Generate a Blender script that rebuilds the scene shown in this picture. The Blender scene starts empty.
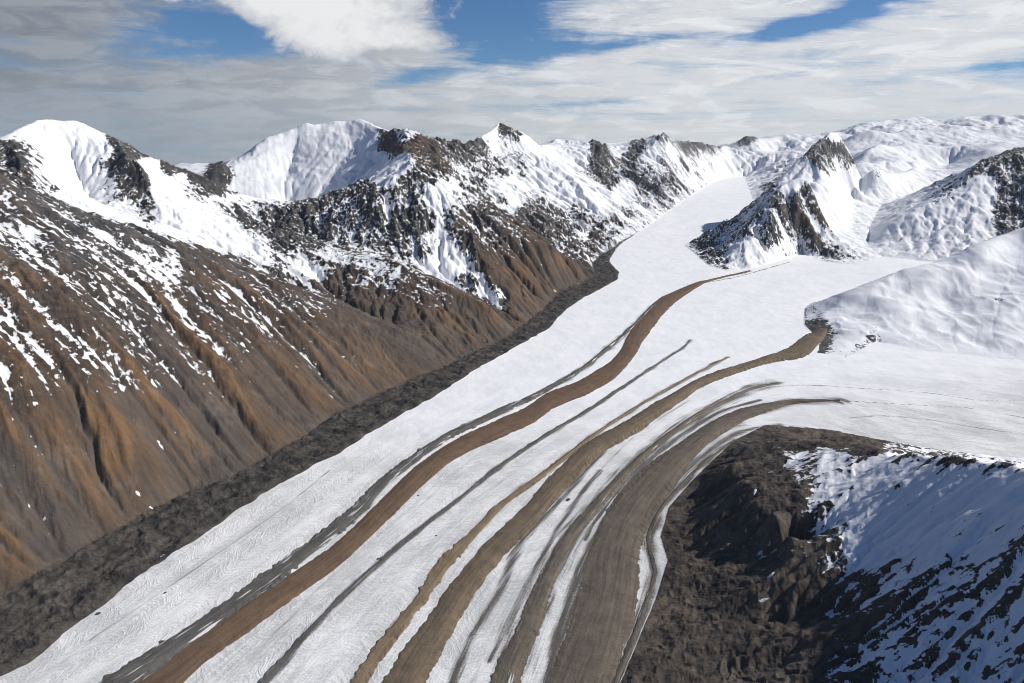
import bpy, math
import numpy as np
from mathutils import Vector

# ------------------------------------------------------------------ camera, sky, sun, exposure
sc = bpy.context.scene
FPX, CX, CY, EYE = 800.0, 512.0, 341.5, 140.0
PITCH = math.atan((CY - EYE) / FPX)
CAMZ = 1500.0
SUN_AZ, SUN_EL = math.radians(80), math.radians(35)

cam_d = bpy.data.cameras.new('camera')
cam_d.sensor_width = 36.0
cam_d.lens = FPX / 1024.0 * 36.0
cam_d.clip_start = 10.0
cam_d.clip_end = 200000.0
cam = bpy.data.objects.new('camera', cam_d)
sc.collection.objects.link(cam)
cam.location = (0, 0, CAMZ)
cam.rotation_euler = (math.pi / 2 - PITCH, 0, 0)
sc.camera = cam

sc.view_settings.view_transform = 'Standard'
sc.view_settings.look = 'None'
sc.view_settings.gamma = 1.0
sc.view_settings.exposure = 0.12
sc.view_settings.use_curve_mapping = False
sc.cycles.max_bounces = 4
sc.cycles.diffuse_bounces = 2
sc.cycles.filter_width = 0.85
sc.render.resolution_x, sc.render.resolution_y = 1024, 683


class NT:
    """tiny helper to write node graphs as expressions"""
    def __init__(self, tree):
        self.t = tree
        tree.nodes.clear()

    def n(self, kind, **kw):
        nd = self.t.nodes.new(kind)
        for k, v in kw.items():
            setattr(nd, k, v)
        return nd

    def put(self, sock, v):
        if hasattr(v, 'is_output'):
            self.t.links.new(v, sock)
        elif v is not None:
            if isinstance(v, (tuple, list)) and sock.type == 'RGBA' and len(v) == 3:
                v = (*v, 1)
            sock.default_value = v

    def m(self, op, a, b=None, c=None, clamp=False):
        nd = self.n('ShaderNodeMath', operation=op, use_clamp=clamp)
        for i, v in enumerate((a, b, c)):
            if v is not None:
                self.put(nd.inputs[i], v)
        return nd.outputs[0]

    def mix(self, f, a, b):
        nd = self.n('ShaderNodeMix', data_type='RGBA')
        self.put(nd.inputs[0], f)
        self.put(nd.inputs[6], a)
        self.put(nd.inputs[7], b)
        return nd.outputs[2]

    def ramp(self, v, lo, hi, a=0.0, b=1.0, smooth=True):
        nd = self.n('ShaderNodeMapRange', interpolation_type='SMOOTHSTEP' if smooth else 'LINEAR')
        for i, x in enumerate((v, lo, hi, a, b)):
            self.put(nd.inputs[i], x)
        return nd.outputs[0]

    def xyz(self, x, y, z=0.0):
        nd = self.n('ShaderNodeCombineXYZ')
        for i, v in enumerate((x, y, z)):
            self.put(nd.inputs[i], v)
        return nd.outputs[0]

    def noise(self, vec, scale=1.0, detail=4.0, rough=0.55, dist=0.0, dims='3D'):
        nd = self.n('ShaderNodeTexNoise', noise_dimensions=dims)
        self.put(nd.inputs['Vector'], vec)
        nd.inputs['Scale'].default_value = scale
        nd.inputs['Detail'].default_value = detail
        nd.inputs['Roughness'].default_value = rough
        nd.inputs['Distortion'].default_value = dist
        return nd.outputs[0]

    def attr(self, name):
        return self.n('ShaderNodeAttribute', attribute_name=name)


# sky: Nishita air with a sheet of streaky cloud and a few heaped ones, all as functions of direction
world = bpy.data.worlds.new('World')
sc.world = world
world.use_nodes = True
w = NT(world.node_tree)
gen = w.n('ShaderNodeTexCoord').outputs['Generated']
sep = w.n('ShaderNodeSeparateXYZ')
w.put(sep.inputs[0], gen)
dx, dy, dz = sep.outputs
az = w.m('ARCTAN2', dx, dy)
el = w.m('ARCSINE', dz)
elc = w.m('MAXIMUM', el, 0.0)
skyvec = w.xyz(dx, dy, w.m('MAXIMUM', dz, 0.015))
sky = w.n('ShaderNodeTexSky', sky_type='NISHITA', sun_disc=False)
sky.sun_elevation, sky.sun_rotation = SUN_EL, SUN_AZ
sky.altitude = 2800
sky.air_density, sky.dust_density, sky.ozone_density = 1.0, 0.3, 1.2
w.put(sky.inputs[0], skyvec)
# streak coordinates: flat clouds look ever more squeezed towards the horizon
flat = w.m('DIVIDE', 0.5, w.m('ADD', elc, 0.06))
sv = w.xyz(w.m('MULTIPLY', az, 5.0), w.m('MULTIPLY', flat, 2.2))
n1 = w.noise(sv, 1.0, 7, 0.60, 0.45)
n2 = w.noise(w.xyz(w.m('MULTIPLY', az, 14.0), w.m('MULTIPLY', el, 60.0), 3.7), 1.0, 6, 0.6, 0.6)
n4 = w.noise(w.xyz(w.m('ADD', w.m('MULTIPLY', az, 9.0), w.m('MULTIPLY', el, 22.0)), w.m('MULTIPLY', el, 75.0), 5.3), 1.0, 8, 0.68, 0.5)
n3 = w.noise(w.xyz(w.m('MULTIPLY', az, 22.0), w.m('MULTIPLY', el, 34.0), 9.1), 1.0, 8, 0.62, 0.3)


def blob(px, py, sx, sy, rot=0.0):
    """soft patch of the sky about one direction"""
    a0 = math.atan((px - CX) / FPX * math.cos(0.1)); e0 = (EYE - py) / FPX * 1.03
    ax = w.m('SUBTRACT', az, a0); ey = w.m('SUBTRACT', el, e0)
    c, s = math.cos(rot), math.sin(rot)
    u = w.m('ADD', w.m('MULTIPLY', ax, c), w.m('MULTIPLY', ey, s))
    v = w.m('SUBTRACT', w.m('MULTIPLY', ey, c), w.m('MULTIPLY', ax, s))
    u = w.m('DIVIDE', u, sx / FPX); v = w.m('DIVIDE', v, sy / FPX)
    q = w.m('ADD', w.m('MULTIPLY', u, u), w.m('MULTIPLY', v, v))
    return w.m('EXPONENT', w.m('MULTIPLY', q, -1.0))


def total(terms):
    r = None
    for k, b in terms:
        t = w.m('MULTIPLY', b, k)
        r = t if r is None else w.m('ADD', r, t)
    return r


holes = total([(.80, blob(235, 50, 75, 22, .1)), (.55, blob(130, 14, 95, 14)), (.95, blob(482, 26, 62, 36, -.3)), (.50, blob(545, 56, 70, 12, .1)),
               (.60, blob(640, 3, 90, 7, .1)), (.52, blob(850, 30, 90, 9, .25)), (.42, blob(780, 46, 70, 7, .15)), (.40, blob(800, 3, 60, 8)),
               (.40, blob(1010, 86, 40, 10)), (.40, blob(430, 82, 50, 7, .25)), (.3, blob(560, 108, 60, 4)), (.25, blob(860, 92, 60, 4)), (.35, blob(640, 52, 60, 5, .1))])
heaps = total([(1.0, blob(355, 12, 105, 30)), (.75, blob(335, 50, 48, 24)), (.62, blob(412, 52, 50, 13)), (.45, blob(285, 20, 50, 24)),
               (.55, blob(205, 4, 60, 10)), (.35, blob(188, 24, 22, 8)), (.45, blob(95, 5, 45, 9))])
zen = w.ramp(el, 0.13, 0.26, 0.0, 0.55)
cover = w.m('ADD', w.m('MULTIPLY', n1, .50), w.m('MULTIPLY', n2, .40))
cover = w.m('ADD', cover, w.m('MULTIPLY', w.m('SUBTRACT', n4, .5), .85))
holes = w.m('MULTIPLY', holes, w.ramp(n3, .3, .7, .55, 1.05))
cover = w.m('SUBTRACT', w.m('ADD', cover, .20), w.m('ADD', holes, zen))
sheet = w.ramp(cover, .20, .70)
hp = w.m('ADD', heaps, w.m('MULTIPLY', w.m('SUBTRACT', n3, .5), 1.15))
heap = w.ramp(hp, .34, .58)
# cloud light: full sun on the right, a thick grey sheet on the left
left = w.ramp(az, -.62, .22, 0.0, 1.0)
shc = w.mix(left, (.29, .31, .34), (.86, .87, .88))
shc = w.mix(w.m('MAXIMUM', w.ramp(n2, .34, .64), w.m('MULTIPLY', left, .62)), w.mix(.66, (0, 0, 0), shc), shc)
shc2 = w.mix(w.m('MULTIPLY', w.ramp(el, 0.0, .07, .5, 0.0), w.m('SUBTRACT', 1.15, left)), shc, (.26, .30, .36))
hpc = w.mix(w.ramp(w.m('ADD', hp, w.m('MULTIPLY', n3, .4)), .5, 1.25), (.42, .45, .50), (.80, .80, .80))
tintn = w.n('ShaderNodeMix', data_type='RGBA', blend_type='MULTIPLY'); tintn.inputs[0].default_value = 1.0
w.put(tintn.inputs[6], sky.outputs[0]); w.put(tintn.inputs[7], (.50, .80, 1.12)); skc = tintn.outputs[2]
bgs = w.n('ShaderNodeBackground'); w.put(bgs.inputs[0], skc); bgs.inputs[1].default_value = 0.062
bgc = w.n('ShaderNodeBackground'); w.put(bgc.inputs[0], shc2); bgc.inputs[1].default_value = 0.92
bgh = w.n('ShaderNodeBackground'); w.put(bgh.inputs[0], hpc); bgh.inputs[1].default_value = 1.0
mx1 = w.n('ShaderNodeMixShader'); w.put(mx1.inputs[0], w.m('MULTIPLY', sheet, .94)); w.put(mx1.inputs[1], bgs.outputs[0]); w.put(mx1.inputs[2], bgc.outputs[0])
mx2 = w.n('ShaderNodeMixShader'); w.put(mx2.inputs[0], w.m('MULTIPLY', heap, .95)); w.put(mx2.inputs[1], mx1.outputs[0]); w.put(mx2.inputs[2], bgh.outputs[0])
wo = w.n('ShaderNodeOutputWorld'); w.put(wo.inputs[0], mx2.outputs[0])

sun_d = bpy.data.lights.new('sun', 'SUN')
sun_d.energy = 4.7
sun_d.angle = math.radians(0.5)
sun_d.color = (1.0, 0.95, 0.88)
sun = bpy.data.objects.new('sun', sun_d)
sc.collection.objects.link(sun)
sdir = Vector((math.sin(SUN_AZ) * math.cos(SUN_EL), math.cos(SUN_AZ) * math.cos(SUN_EL), math.sin(SUN_EL)))
sun.rotation_euler = (-sdir).to_track_quat('-Z', 'Y').to_euler()
sun.location = (3000, 3000, 6000)

# ------------------------------------------------------------------ geometry helpers
SP, CP = math.sin(PITCH), math.cos(PITCH)
GS = 0.025                                       # fall of the glacier, metres per metre


def ray(px, py):
    u = (px - CX) / FPX; v = (CY - py) / FPX
    return u, CP + v * SP, -SP + v * CP


def at(px, py, d):                               # the point seen at a pixel, d metres out
    x, y, z = ray(px, py)
    t = d / y
    return (x * t, d, CAMZ + z * t)


def og(px, py):                                  # the point seen at a pixel on the glacier's even fall
    x, y, z = ray(px, py)
    t = CAMZ / (GS * y - z)
    return (x * t, y * t, GS * y * t)


def oz(px, py, zz):                              # the point seen at a pixel at height zz
    x, y, z = ray(px, py)
    t = (zz - CAMZ) / z
    return (x * t, y * t, zz)


def proj(X, Y, Z):
    zz = Z - CAMZ
    f = Y * CP - zz * SP
    up = Y * SP + zz * CP
    return CX + FPX * X / f, CY - FPX * up / f


def L(pts, mode='d'):
    if mode == 'w':
        return list(pts)
    if mode == 'g':
        return [og(*p[:2]) for p in pts]
    if mode == 'z':
        return [oz(*p) for p in pts]
    return [at(*p) for p in pts]


def hash2(ix, iy, s):
    h = (ix.astype(np.int64) * 374761393 + iy.astype(np.int64) * 668265263 + s * 974634777) & 0xFFFFFFFF
    h = ((h ^ (h >> 13)) * 1274126177) & 0xFFFFFFFF
    h = h ^ (h >> 16)
    return (h & 0xFFFF).astype(np.float32) / 65535.0


def vnoise(x, y, s=0):                           # gradient noise, about -1..1
    ix = np.floor(x); iy = np.floor(y)
    fx = (x - ix).astype(np.float32); fy = (y - iy).astype(np.float32)
    ux = fx * fx * fx * (fx * (fx * 6 - 15) + 10); uy = fy * fy * fy * (fy * (fy * 6 - 15) + 10)
    def g(a, b):
        t = hash2(ix + a, iy + b, s) * (2 * np.pi)
        return np.cos(t) * (fx - a) + np.sin(t) * (fy - b)
    n0 = g(0, 0); n1_ = g(1, 0); n2_ = g(0, 1); n3_ = g(1, 1)
    return 1.5 * ((n0 * (1 - ux) + n1_ * ux) * (1 - uy) + (n2_ * (1 - ux) + n3_ * ux) * uy)


def fbm(x, y, s=0, o=4, gain=.5):
    r = 0; a = 1.0; t = 0
    for k in range(o):
        r = r + a * vnoise(x * 2 ** k + 17.3 * k, y * 2 ** k - 9.1 * k, s + k)
        t += a; a *= gain
    return r / t


def ridged(x, y, s=0, o=4, gain=.5):
    r = 0; a = 1.0; t = 0
    for k in range(o):
        r = r + a * (1 - np.abs(vnoise(x * 2 ** k + 5.3 * k, y * 2 ** k + 7.1 * k, s + k)) * 1.6)
        t += a; a *= gain
    return r / t


def gully(x, y, ux, uy, s):
    """waves that run across the fall line: ribs and gullies down a slope. returns height, d/dx, d/dy"""
    ix = np.floor(x); iy = np.floor(y)
    fx = (x - ix).astype(np.float32); fy = (y - iy).astype(np.float32)
    H = np.zeros_like(fx); GX = np.zeros_like(fx); GY = np.zeros_like(fx); W = np.zeros_like(fx) + 1e-6
    for i in (-1, 0, 1):
        for j in (-1, 0, 1):
            hx = hash2(ix + i, iy + j, s); hy = hash2(ix + i, iy + j, s + 91)
            px = fx - i - hx * .9; py = fy - j - hy * .9
            d = px * px + py * py
            wt = np.maximum(0, 1 - d / 2.0); wt = wt * wt * wt
            ph = (px * ux + py * uy) * 6.2832
            H += np.cos(ph) * wt
            sn = -np.sin(ph) * wt
            GX += sn * ux; GY += sn * uy
            W += wt
    return H / W, GX / W * 6.2832, GY / W * 6.2832


def sstep(a, b, x):
    t = np.clip((x - a) / (b - a), 0, 1)
    return t * t * (3 - 2 * t)


def inside(poly, X, Y):
    r = np.zeros(X.shape, bool)
    n = len(poly)
    for i in range(n):
        x0, y0 = poly[i][:2]; x1, y1 = poly[(i + 1) % n][:2]
        if y0 == y1:
            continue
        c = (Y >= min(y0, y1)) & (Y < max(y0, y1))
        r ^= c & (X < x0 + (Y - y0) * (x1 - x0) / (y1 - y0))
    return r


def blur(a, k):
    for _ in range(2):
        for ax in (0, 1):
            p = np.pad(a, [(k, k) if q == ax else (0, 0) for q in (0, 1)], mode='edge')
            c = np.cumsum(p, axis=ax, dtype=np.float64)
            c = np.concatenate([np.zeros_like(np.take(c, [0], ax)), c], ax)
            n = 2 * k + 1
            a = (np.take(c, range(n, c.shape[ax]), ax) - np.take(c, range(0, c.shape[ax] - n), ax)) / n
    return a.astype(np.float32)


# ------------------------------------------------------------------ the lie of the land: crest lines, foot lines, valley lines
OUTER = [(-200, 700), (-60, 640), (0, 598), (41, 574), (116, 532), (137, 520), (186, 495), (232, 479), (306, 437), (329, 419), (376, 396), (417, 378),
         (443, 369), (464, 358), (499, 343), (535, 317), (546, 308), (558, 293), (582, 284), (596, 276), (592, 264), (600, 256), (614, 247), (621, 242),
         (645, 228), (674, 207), (695, 192.5), (715, 181), (733, 177), (745, 176)]
EDGE = [(-200, 790), (-60, 720), (0, 679), (25, 665), (83, 619.5), (132.5, 582), (186, 545), (236, 512), (269, 489), (340, 452), (400, 415), (435, 396),
        (476, 369), (517, 346), (549, 328), (564, 311), (587, 296), (617, 280), (619, 272), (609, 261), (616, 249), (623, 242)] + OUTER[24:]
TAIL = [(4500, 15000, 0), (3400, 12000, 0), (2420, 10400, 0), (2120, 9800, 0)] + L([(693, 252), (709, 266), (729, 271), (755, 268), (781, 260), (802, 253), (826, 262),
        (850, 264), (868, 261), (882, 256), (915, 260), (950, 263)], 'g') + [(4300, 7600, 0), (3400, 7000, 0), (2700, 6700, 0)] + \
       L([(812, 303), (806, 308), (804, 325), (820, 341), (817, 353), (846, 357), (877, 341), (921, 350), (985, 357), (1024, 360), (1200, 362), (1200, 470),
          (1024, 459), (950, 452), (900, 444), (830, 430), (765, 425), (735, 440), (715, 458), (690, 483), (668, 508), (660, 537), (667, 561), (655, 599),
          (638, 640), (620, 683), (590, 760), (520, 1000)], 'g')
flat_poly = L(OUTER, 'g') + TAIL + L([(-200, 1000)], 'g')
ice_poly = L(EDGE, 'g') + TAIL + L([(-200, 1000)], 'g')

# zone, points (pixel x, pixel y, metres out), mode
RIDGES = [
    # front scree wall: crest
    (1, [(-160, 150, 3800), (-60, 160, 4150), (0, 169, 4250), (15, 181, 4270), (46, 199, 4300), (56, 209, 4300), (84, 218, 4350), (96, 218, 4370), (117, 227, 4400),
         (142, 233, 4480), (164, 246, 4550), (187, 249, 4620), (211, 257, 4720), (226, 260, 4760), (237, 269, 4780), (264, 277, 4840), (297, 285, 4900),
         (317, 299, 4950), (364, 317, 4980), (405, 328, 4930), (431, 346, 4900)]),
    (1, [(187, 249, 4620), (205, 290, 4250), (235, 350, 3880)]),
    (1, [(46, 199, 4300), (60, 260, 3700), (95, 350, 3250), (130, 440, 2980)]),
    (1, [(-40, 162, 4200), (-30, 300, 3150), (10, 420, 2760)]),
    # snow peak far left
    (2, [(-160, 150, 5800), (-60, 150, 5900), (0, 142, 6000), (9, 137, 6150), (25, 124, 6450), (36, 119, 6600), (51, 118, 6700), (61, 119.5, 6800), (74, 118, 6850), (89, 123, 6900),
         (99, 127, 6900), (109, 134.6, 6900), (127, 143.5, 6900), (142, 153.6, 6900), (162, 161, 6950), (178, 167.6, 7000), (198, 174, 7000), (213, 181, 6980), (222, 203, 6900)]),
    (2, [(109, 135, 6880), (125, 150, 6500), (140, 165, 6300), (150, 190, 6050), (142, 206, 5850)]),
    (2, [(9, 137, 6150), (22, 158, 5700), (36, 182, 5300), (46, 196, 5000)]),
    # dark rock ridge in front of the snow basin, and the second brown ridge
    (3, [(222, 203, 6900), (239, 212, 6850), (246, 221, 6820), (276, 231, 6800), (289, 230, 6780), (309, 236, 6720), (332, 241, 6650), (346, 249, 6350), (364, 255, 6150), (387, 258, 5950),
         (405, 264, 5850), (434, 278.6, 5780), (464, 293, 5700), (499, 308, 5620)]),
    (3, [(405, 264, 5850), (418, 300, 5480), (440, 330, 5150)]),
    # big snow mountain
    (4, [(213, 172, 9600), (221, 166, 9700), (228, 170, 9700), (234, 167.6, 9800), (251, 155, 10100), (261, 142, 10300), (268, 136, 10400), (284, 133, 10500), (296, 126, 10600), (305, 120, 10650), (314, 126, 10700), (329, 122, 10750),
         (337, 120, 10800), (352, 121, 10800), (362.5, 118, 10750), (375, 127, 10500)]),
    (4, [(180, 163, 11500), (192, 166, 11200), (205, 169, 10600), (213, 172, 9600)]),
    (4, [(362, 120, 10700), (356, 145, 10300), (342, 167, 9900), (320, 200, 9400)]),
    (4, [(305, 122, 10650), (296, 150, 10350), (285, 180, 9950)]),
    # rock spur with the brown toe
    (5, [(375, 127, 10500), (383, 130, 10200), (403, 126.5, 9900), (411, 132, 9750), (423, 134.6, 9650), (434, 137, 9600), (444, 147, 9600), (454, 146.5, 9700)]),
    (5, [(335, 237, 6750), (352, 212, 6980), (371, 184, 7250), (380, 188, 7300), (392, 178, 7350), (412, 164, 7500), (436, 182, 7400), (455, 193, 7350), (480, 212, 7260), (516, 233, 7250), (550, 246, 7320), (582, 262, 7600)]),
    (5, [(403, 126.5, 9900), (405, 142, 8900), (412, 164, 7500)]),
    (5, [(434, 137, 9600), (446, 165, 8500), (455, 193, 7350)]),
    (5, [(516, 233, 7250), (520, 255, 6950), (535, 280, 6650)]),
    (5, [(455, 193, 7350), (470, 232, 6880), (495, 270, 6420)]),
    (5, [(412, 164, 7500), (418, 200, 7080), (430, 240, 6700)]),
    # white pyramid and its ridges
    (6, [(454, 146.5, 9700), (463, 145, 10500), (472, 139, 11500), (478, 137, 12000), (490, 122, 12800), (500, 118, 13000), (510, 125, 13000), (525, 134, 13000), (541, 147, 13200)]),
    (6, [(472, 139, 11500), (484, 154.5, 11000), (504, 175, 10300), (522, 192, 9700), (540, 214, 9100), (562, 236, 8700), (590, 252, 8400)]),
    (6, [(500, 118, 13000), (512, 145, 12600), (528, 168, 12000), (552, 192, 11300), (585, 222, 10300)]),
    (6, [(541, 147, 13200), (560, 168, 12400), (590, 190, 11700), (622, 216, 11300)]),
    # ranges along the upper glacier
    (7, [(541, 147, 13200), (548, 145.7, 15500), (557, 138, 17000), (566, 144, 17500), (586, 142.7, 18500), (600, 147, 18000), (608, 145.7, 18300), (619, 140, 19000), (627, 144, 18500), (635, 138, 18000), (643.6, 144, 17800), (660, 132, 18000),
         (674, 138, 19000), (689, 140, 20600), (704, 140.4, 22000), (712, 144, 22600), (727, 146, 24000), (738, 162, 24800)]),
    (7, [(586, 143, 18500), (601, 148, 15500), (590, 163, 14600), (600, 176, 13700)]),
    (7, [(643.6, 144, 17800), (627, 160, 16200), (612, 176, 14800), (640, 190, 13900), (655, 205, 13500)]),
    (7, [(660, 132, 18000), (668, 160, 17200), (683, 186, 16300)]),
    (7, [(689, 140, 20600), (700, 165, 19600)]),
    # snow ranges past the bend
    (8, [(727, 148, 26000), (731, 144, 25000), (747, 134.7, 25000), (763, 139, 25500), (774, 135, 26000), (785, 132.4, 26500), (804, 134, 26500), (819, 136, 26500), (840, 134, 27000)]),
    (8, [(785, 132.4, 26500), (776, 152, 24500), (768, 172, 23000)]),
    (8, [(747, 134.7, 25000), (741, 160, 23800)]),
    # nunatak in the middle
    (9, [(714, 252, 9150), (738, 226, 9520), (757, 204, 9750), (771, 187, 9820), (785, 180, 9880), (796, 176, 9900), (807, 174.5, 9900), (816, 180, 9850), (823, 198, 9700), (826, 218, 9550), (822, 238, 9380)]),
    (9, [(776, 179, 10950), (787, 170, 11150), (798, 159, 11350), (811, 145.5, 11700), (819, 136, 12000), (827, 130, 12180), (835, 128.5, 12280), (850, 132, 12400), (863, 149, 12450), (872, 160, 12500)]),
    (9, [(796, 176, 9900), (797, 205, 9400), (800, 232, 9050)]),
    (9, [(771, 187, 9820), (775, 215, 9150), (778, 240, 8850)]),
    (9, [(757, 204, 9750), (746, 235, 8850), (742, 258, 8480)]),
    (9, [(834, 128.5, 12250), (834, 150, 11800), (840, 168, 11400)]),
    (9, [(811, 145.5, 11700), (815, 160, 11200), (820, 172, 10850)]),
    (9, [(850, 132, 12400), (855, 152, 12050), (858, 170, 11800)]),
    # icefield and far domes
    (10, [(840, 134, 33000), (847, 129, 33000), (866, 122, 33000), (884, 121, 34000), (902, 120, 35000), (915, 118, 35000), (922, 116, 35000), (930, 120, 35000), (938, 119, 35000), (952, 118, 35000), (967, 115.5, 35000), (984, 118.7, 35000),
          (1000, 112, 35000), (1012, 114, 35000), (1024, 116, 35000), (1100, 112, 35000), (1250, 118, 35000)]),
    (10, [(864, 150, 16500), (880, 143, 17000), (895, 147, 17300), (910, 140, 17600), (930, 146, 17600), (948, 153, 17200)]),
    (10, [(985, 150, 16500), (1005, 143, 17000), (1024, 146, 17500), (1060, 140, 18000), (1150, 138, 18500)]),
    (10, [(850, 136, 22500), (870, 130, 22500), (888, 135, 23000), (905, 128, 23000), (925, 134, 23500), (950, 128, 23500), (975, 134, 23500), (1000, 125, 24000), (1024, 131, 24500), (1100, 124, 25000), (1250, 125, 25000)]),
    (10, [(872, 160, 12500), (884, 170, 12800), (900, 172, 13300), (915, 166, 14200)]),
    # right-hand rock ridge
    (12, [(1250, 120, 11500), (1100, 128, 11400), (1060, 136, 11350), (1024, 145.5, 11300), (1005, 150, 11150), (984, 157, 11000), (964, 171.6, 10900), (950, 182, 10850), (936, 192, 10850)]),
    (12, [(984, 157, 11000), (976, 178, 10500), (964, 193, 10200), (940, 199, 10100), (915, 207.5, 10000), (889, 221, 9850)]),
    (12, [(1040, 142, 11300), (1024, 190, 10100), (1010, 222, 9500)]),
    (12, [(964, 193, 10200), (975, 215, 9600), (985, 230, 9300)]),
    # smooth snow dome
    (13, [(1250, 170, 7400), (1150, 188, 7200), (1080, 203, 7100), (1024, 219, 7000), (977, 237, 6800), (935, 256.5, 6620), (886, 273, 6400), (847, 289, 6300), (826, 298, 6400)]),
    # shaded spur at the lower right
    (14, [(748, 444, 3300), (770, 441, 3300), (790, 440, 3230), (850, 445, 2950), (900, 452, 2650), (950, 459, 2400), (1024, 468, 2150)]),
    (14, [(1465, 2150, 583), (1485, 1950, 655), (1505, 1700, 725), (1525, 1450, 770), (1540, 1200, 780)], 'w'),
]
VALLEYS = [
    [(40, 190, 5600), (85, 190, 6150), (100, 205, 5800), (150, 218, 5650), (180, 228, 5600), (230, 247, 5550), (280, 272, 5480), (308, 291, 5420), (330, 296, 5480), (352, 304, 5350), (400, 322, 5180)],
    [(70, 150, 6500), (85, 190, 6150)], [(168, 186, 6450), (185, 210, 5950), (180, 228, 5600)],
    [(212, 194, 9300), (230, 204, 9250), (251, 212, 9100), (276, 221, 8800), (322, 232, 8300)],
    [(276, 221, 8800), (290, 205, 9500)], [(322, 228, 8400), (332, 200, 9300), (350, 180, 9500), (385, 165, 9600)],
    [(352, 246, 6560), (364, 253, 6450), (387, 254, 6400), (402, 261, 6300), (440, 277, 6220), (480, 297, 6130), (508, 311, 6000)],
    [(394, 205, 7020), (390, 254, 6420)],
    [(444, 172, 8900), (460, 172, 9300), (468, 165, 10000)], [(490, 205, 8600), (515, 215, 8350), (545, 236, 8150)],
    [(523, 162, 12300), (548, 188, 11500), (575, 208, 10700)], [(500, 150, 12450), (520, 180, 11300), (545, 205, 10200)],
    [(575, 162, 14500), (600, 186, 12700), (628, 208, 12000)], [(545, 155, 14200), (575, 162, 14500)], [(650, 165, 16200), (640, 178, 15000), (655, 198, 14200)],
    [(848, 246, 9550), (848, 236, 9900), (848, 226, 10300), (850, 210, 11000), (854, 197, 11800), (862, 190, 12600), (885, 182, 13600), (915, 174, 15200), (950, 166, 17000)],
    [(834, 243, 9650), (840, 228, 10000), (842, 212, 10250), (843, 198, 10600), (847, 186, 11200)],
    [(772, 184, 10500), (795, 179, 10430), (815, 182, 10450), (832, 190, 10500), (843, 198, 10600)],
    [(868, 250, 9400), (868, 240, 9850), (872, 222, 10500), (880, 206, 11400), (905, 196, 12300), (935, 186, 13000), (980, 174, 14000), (1060, 160, 15500), (1200, 150, 17000)],
    [(855, 160, 15200), (885, 162, 15500), (930, 162, 15800)], [(860, 150, 20000), (900, 150, 20200), (950, 150, 20400), (1024, 148, 20600), (1200, 146, 21000)],
    [(850, 142, 27500), (870, 141, 28000), (940, 141, 28500), (1024, 140, 29500), (1200, 138, 30000)],
    [(896, 296, 6090), (925, 298, 6130), (955, 296, 6170)], [(888, 314, 5830), (925, 316, 5800), (962, 312, 5880)],
    [(930, 269, 6540), (955, 266, 6640)], [(922, 284, 6220), (960, 281, 6280)], [(985, 285, 6250), (1015, 270, 6500)], [(1000, 250, 6780), (1024, 248, 6900)],
    [(430, 162, 11300), (455, 165, 11700), (474, 160, 13000)], [(290, 165, 13500), (340, 162, 13000), (385, 165, 12300), (430, 162, 11300)],
    [(500, 158, 14500), (530, 160, 14800)], [(0, 175, 8200), (60, 172, 8300), (130, 185, 8100), (180, 192, 8300), (205, 196, 8800)],
    [(575, 165, 21000), (640, 165, 21000), (690, 165, 23500)],
    [(1200, 250, 8800), (1060, 262, 8500), (1000, 262, 8400), (950, 263, 8350)],
]
ZLINES = [
    [(640, 700, 55), (700, 683, 72), (760, 683, 100), (830, 683, 165), (920, 683, 240), (1024, 683, 325), (1100, 683, 395)],
    [(728, 462, 212), (742, 485, 238), (765, 510, 255), (792, 530, 275)],
    [(700, 482, 99), (692, 500, 96), (687, 520, 94), (690, 542, 92), (704, 562, 94)],
    [(712, 597, 104), (760, 592, 152), (800, 584, 200)], [(698, 622, 80), (750, 622, 100), (800, 617, 142), (840, 606, 190)],
    [(720, 640, 92), (780, 640, 138), (830, 632, 190)], [(730, 664, 80), (800, 660, 128), (850, 648, 180)],
    [(720, 570, 96), (760, 560, 130), (800, 545, 190)],
    [(854, 572, 250), (880, 530, 330)],
]

WLINES = [[(-15000, 13000, 100), (-8000, 15500, 100), (-3500, 17000, 300), (-800, 21000, 600)], [(-20000, 26000, 50), (-8000, 31000, 50), (3000, 33000, 700)]]

# ------------------------------------------------------------------ plan grid (polar about the viewpoint, finer near, coarser far)
NT_, NR_ = 1280, 1300
TH = np.linspace(math.radians(-38.5), math.radians(46), NT_)
RH = np.linspace(math.log(1450), math.log(44000), NR_)


def axes(k):
    th = TH[::k] if k > 1 else TH
    rh = RH[::k] if k > 1 else RH
    return th, rh


def raster(lines, k, val=None):
    th, rh = axes(k)
    nt, nr = len(th), len(rh)
    dt = th[1] - th[0]; dr = rh[1] - rh[0]
    acc = np.zeros(nt * nr); cnt = np.zeros(nt * nr)
    for q, ln in enumerate(lines):
        p = np.array([a[:3] for a in ln], float)
        for a, b in zip(p[:-1], p[1:]):
            m = int(np.hypot(*(b - a)[:2]) / (np.hypot(*(a[:2])) * dt) * 1.2) + 2
            t = np.linspace(0, 1, m)[:, None]
            s = a + (b - a) * t
            i = np.rint((np.arctan2(s[:, 0], s[:, 1]) - th[0]) / dt).astype(int)
            j = np.rint((np.log(np.hypot(s[:, 0], s[:, 1])) - rh[0]) / dr).astype(int)
            ok = (i >= 0) & (i < nt) & (j >= 0) & (j < nr)
            idx = i[ok] * nr + j[ok]
            v = s[ok, 2] if val is None else np.full(ok.sum(), val[q], float)
            np.add.at(acc, idx, v); np.add.at(cnt, idx, 1)
    mask = (cnt > 0).reshape(nt, nr)
    return mask, np.where(cnt > 0, acc / np.maximum(cnt, 1), 0).reshape(nt, nr)


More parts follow.
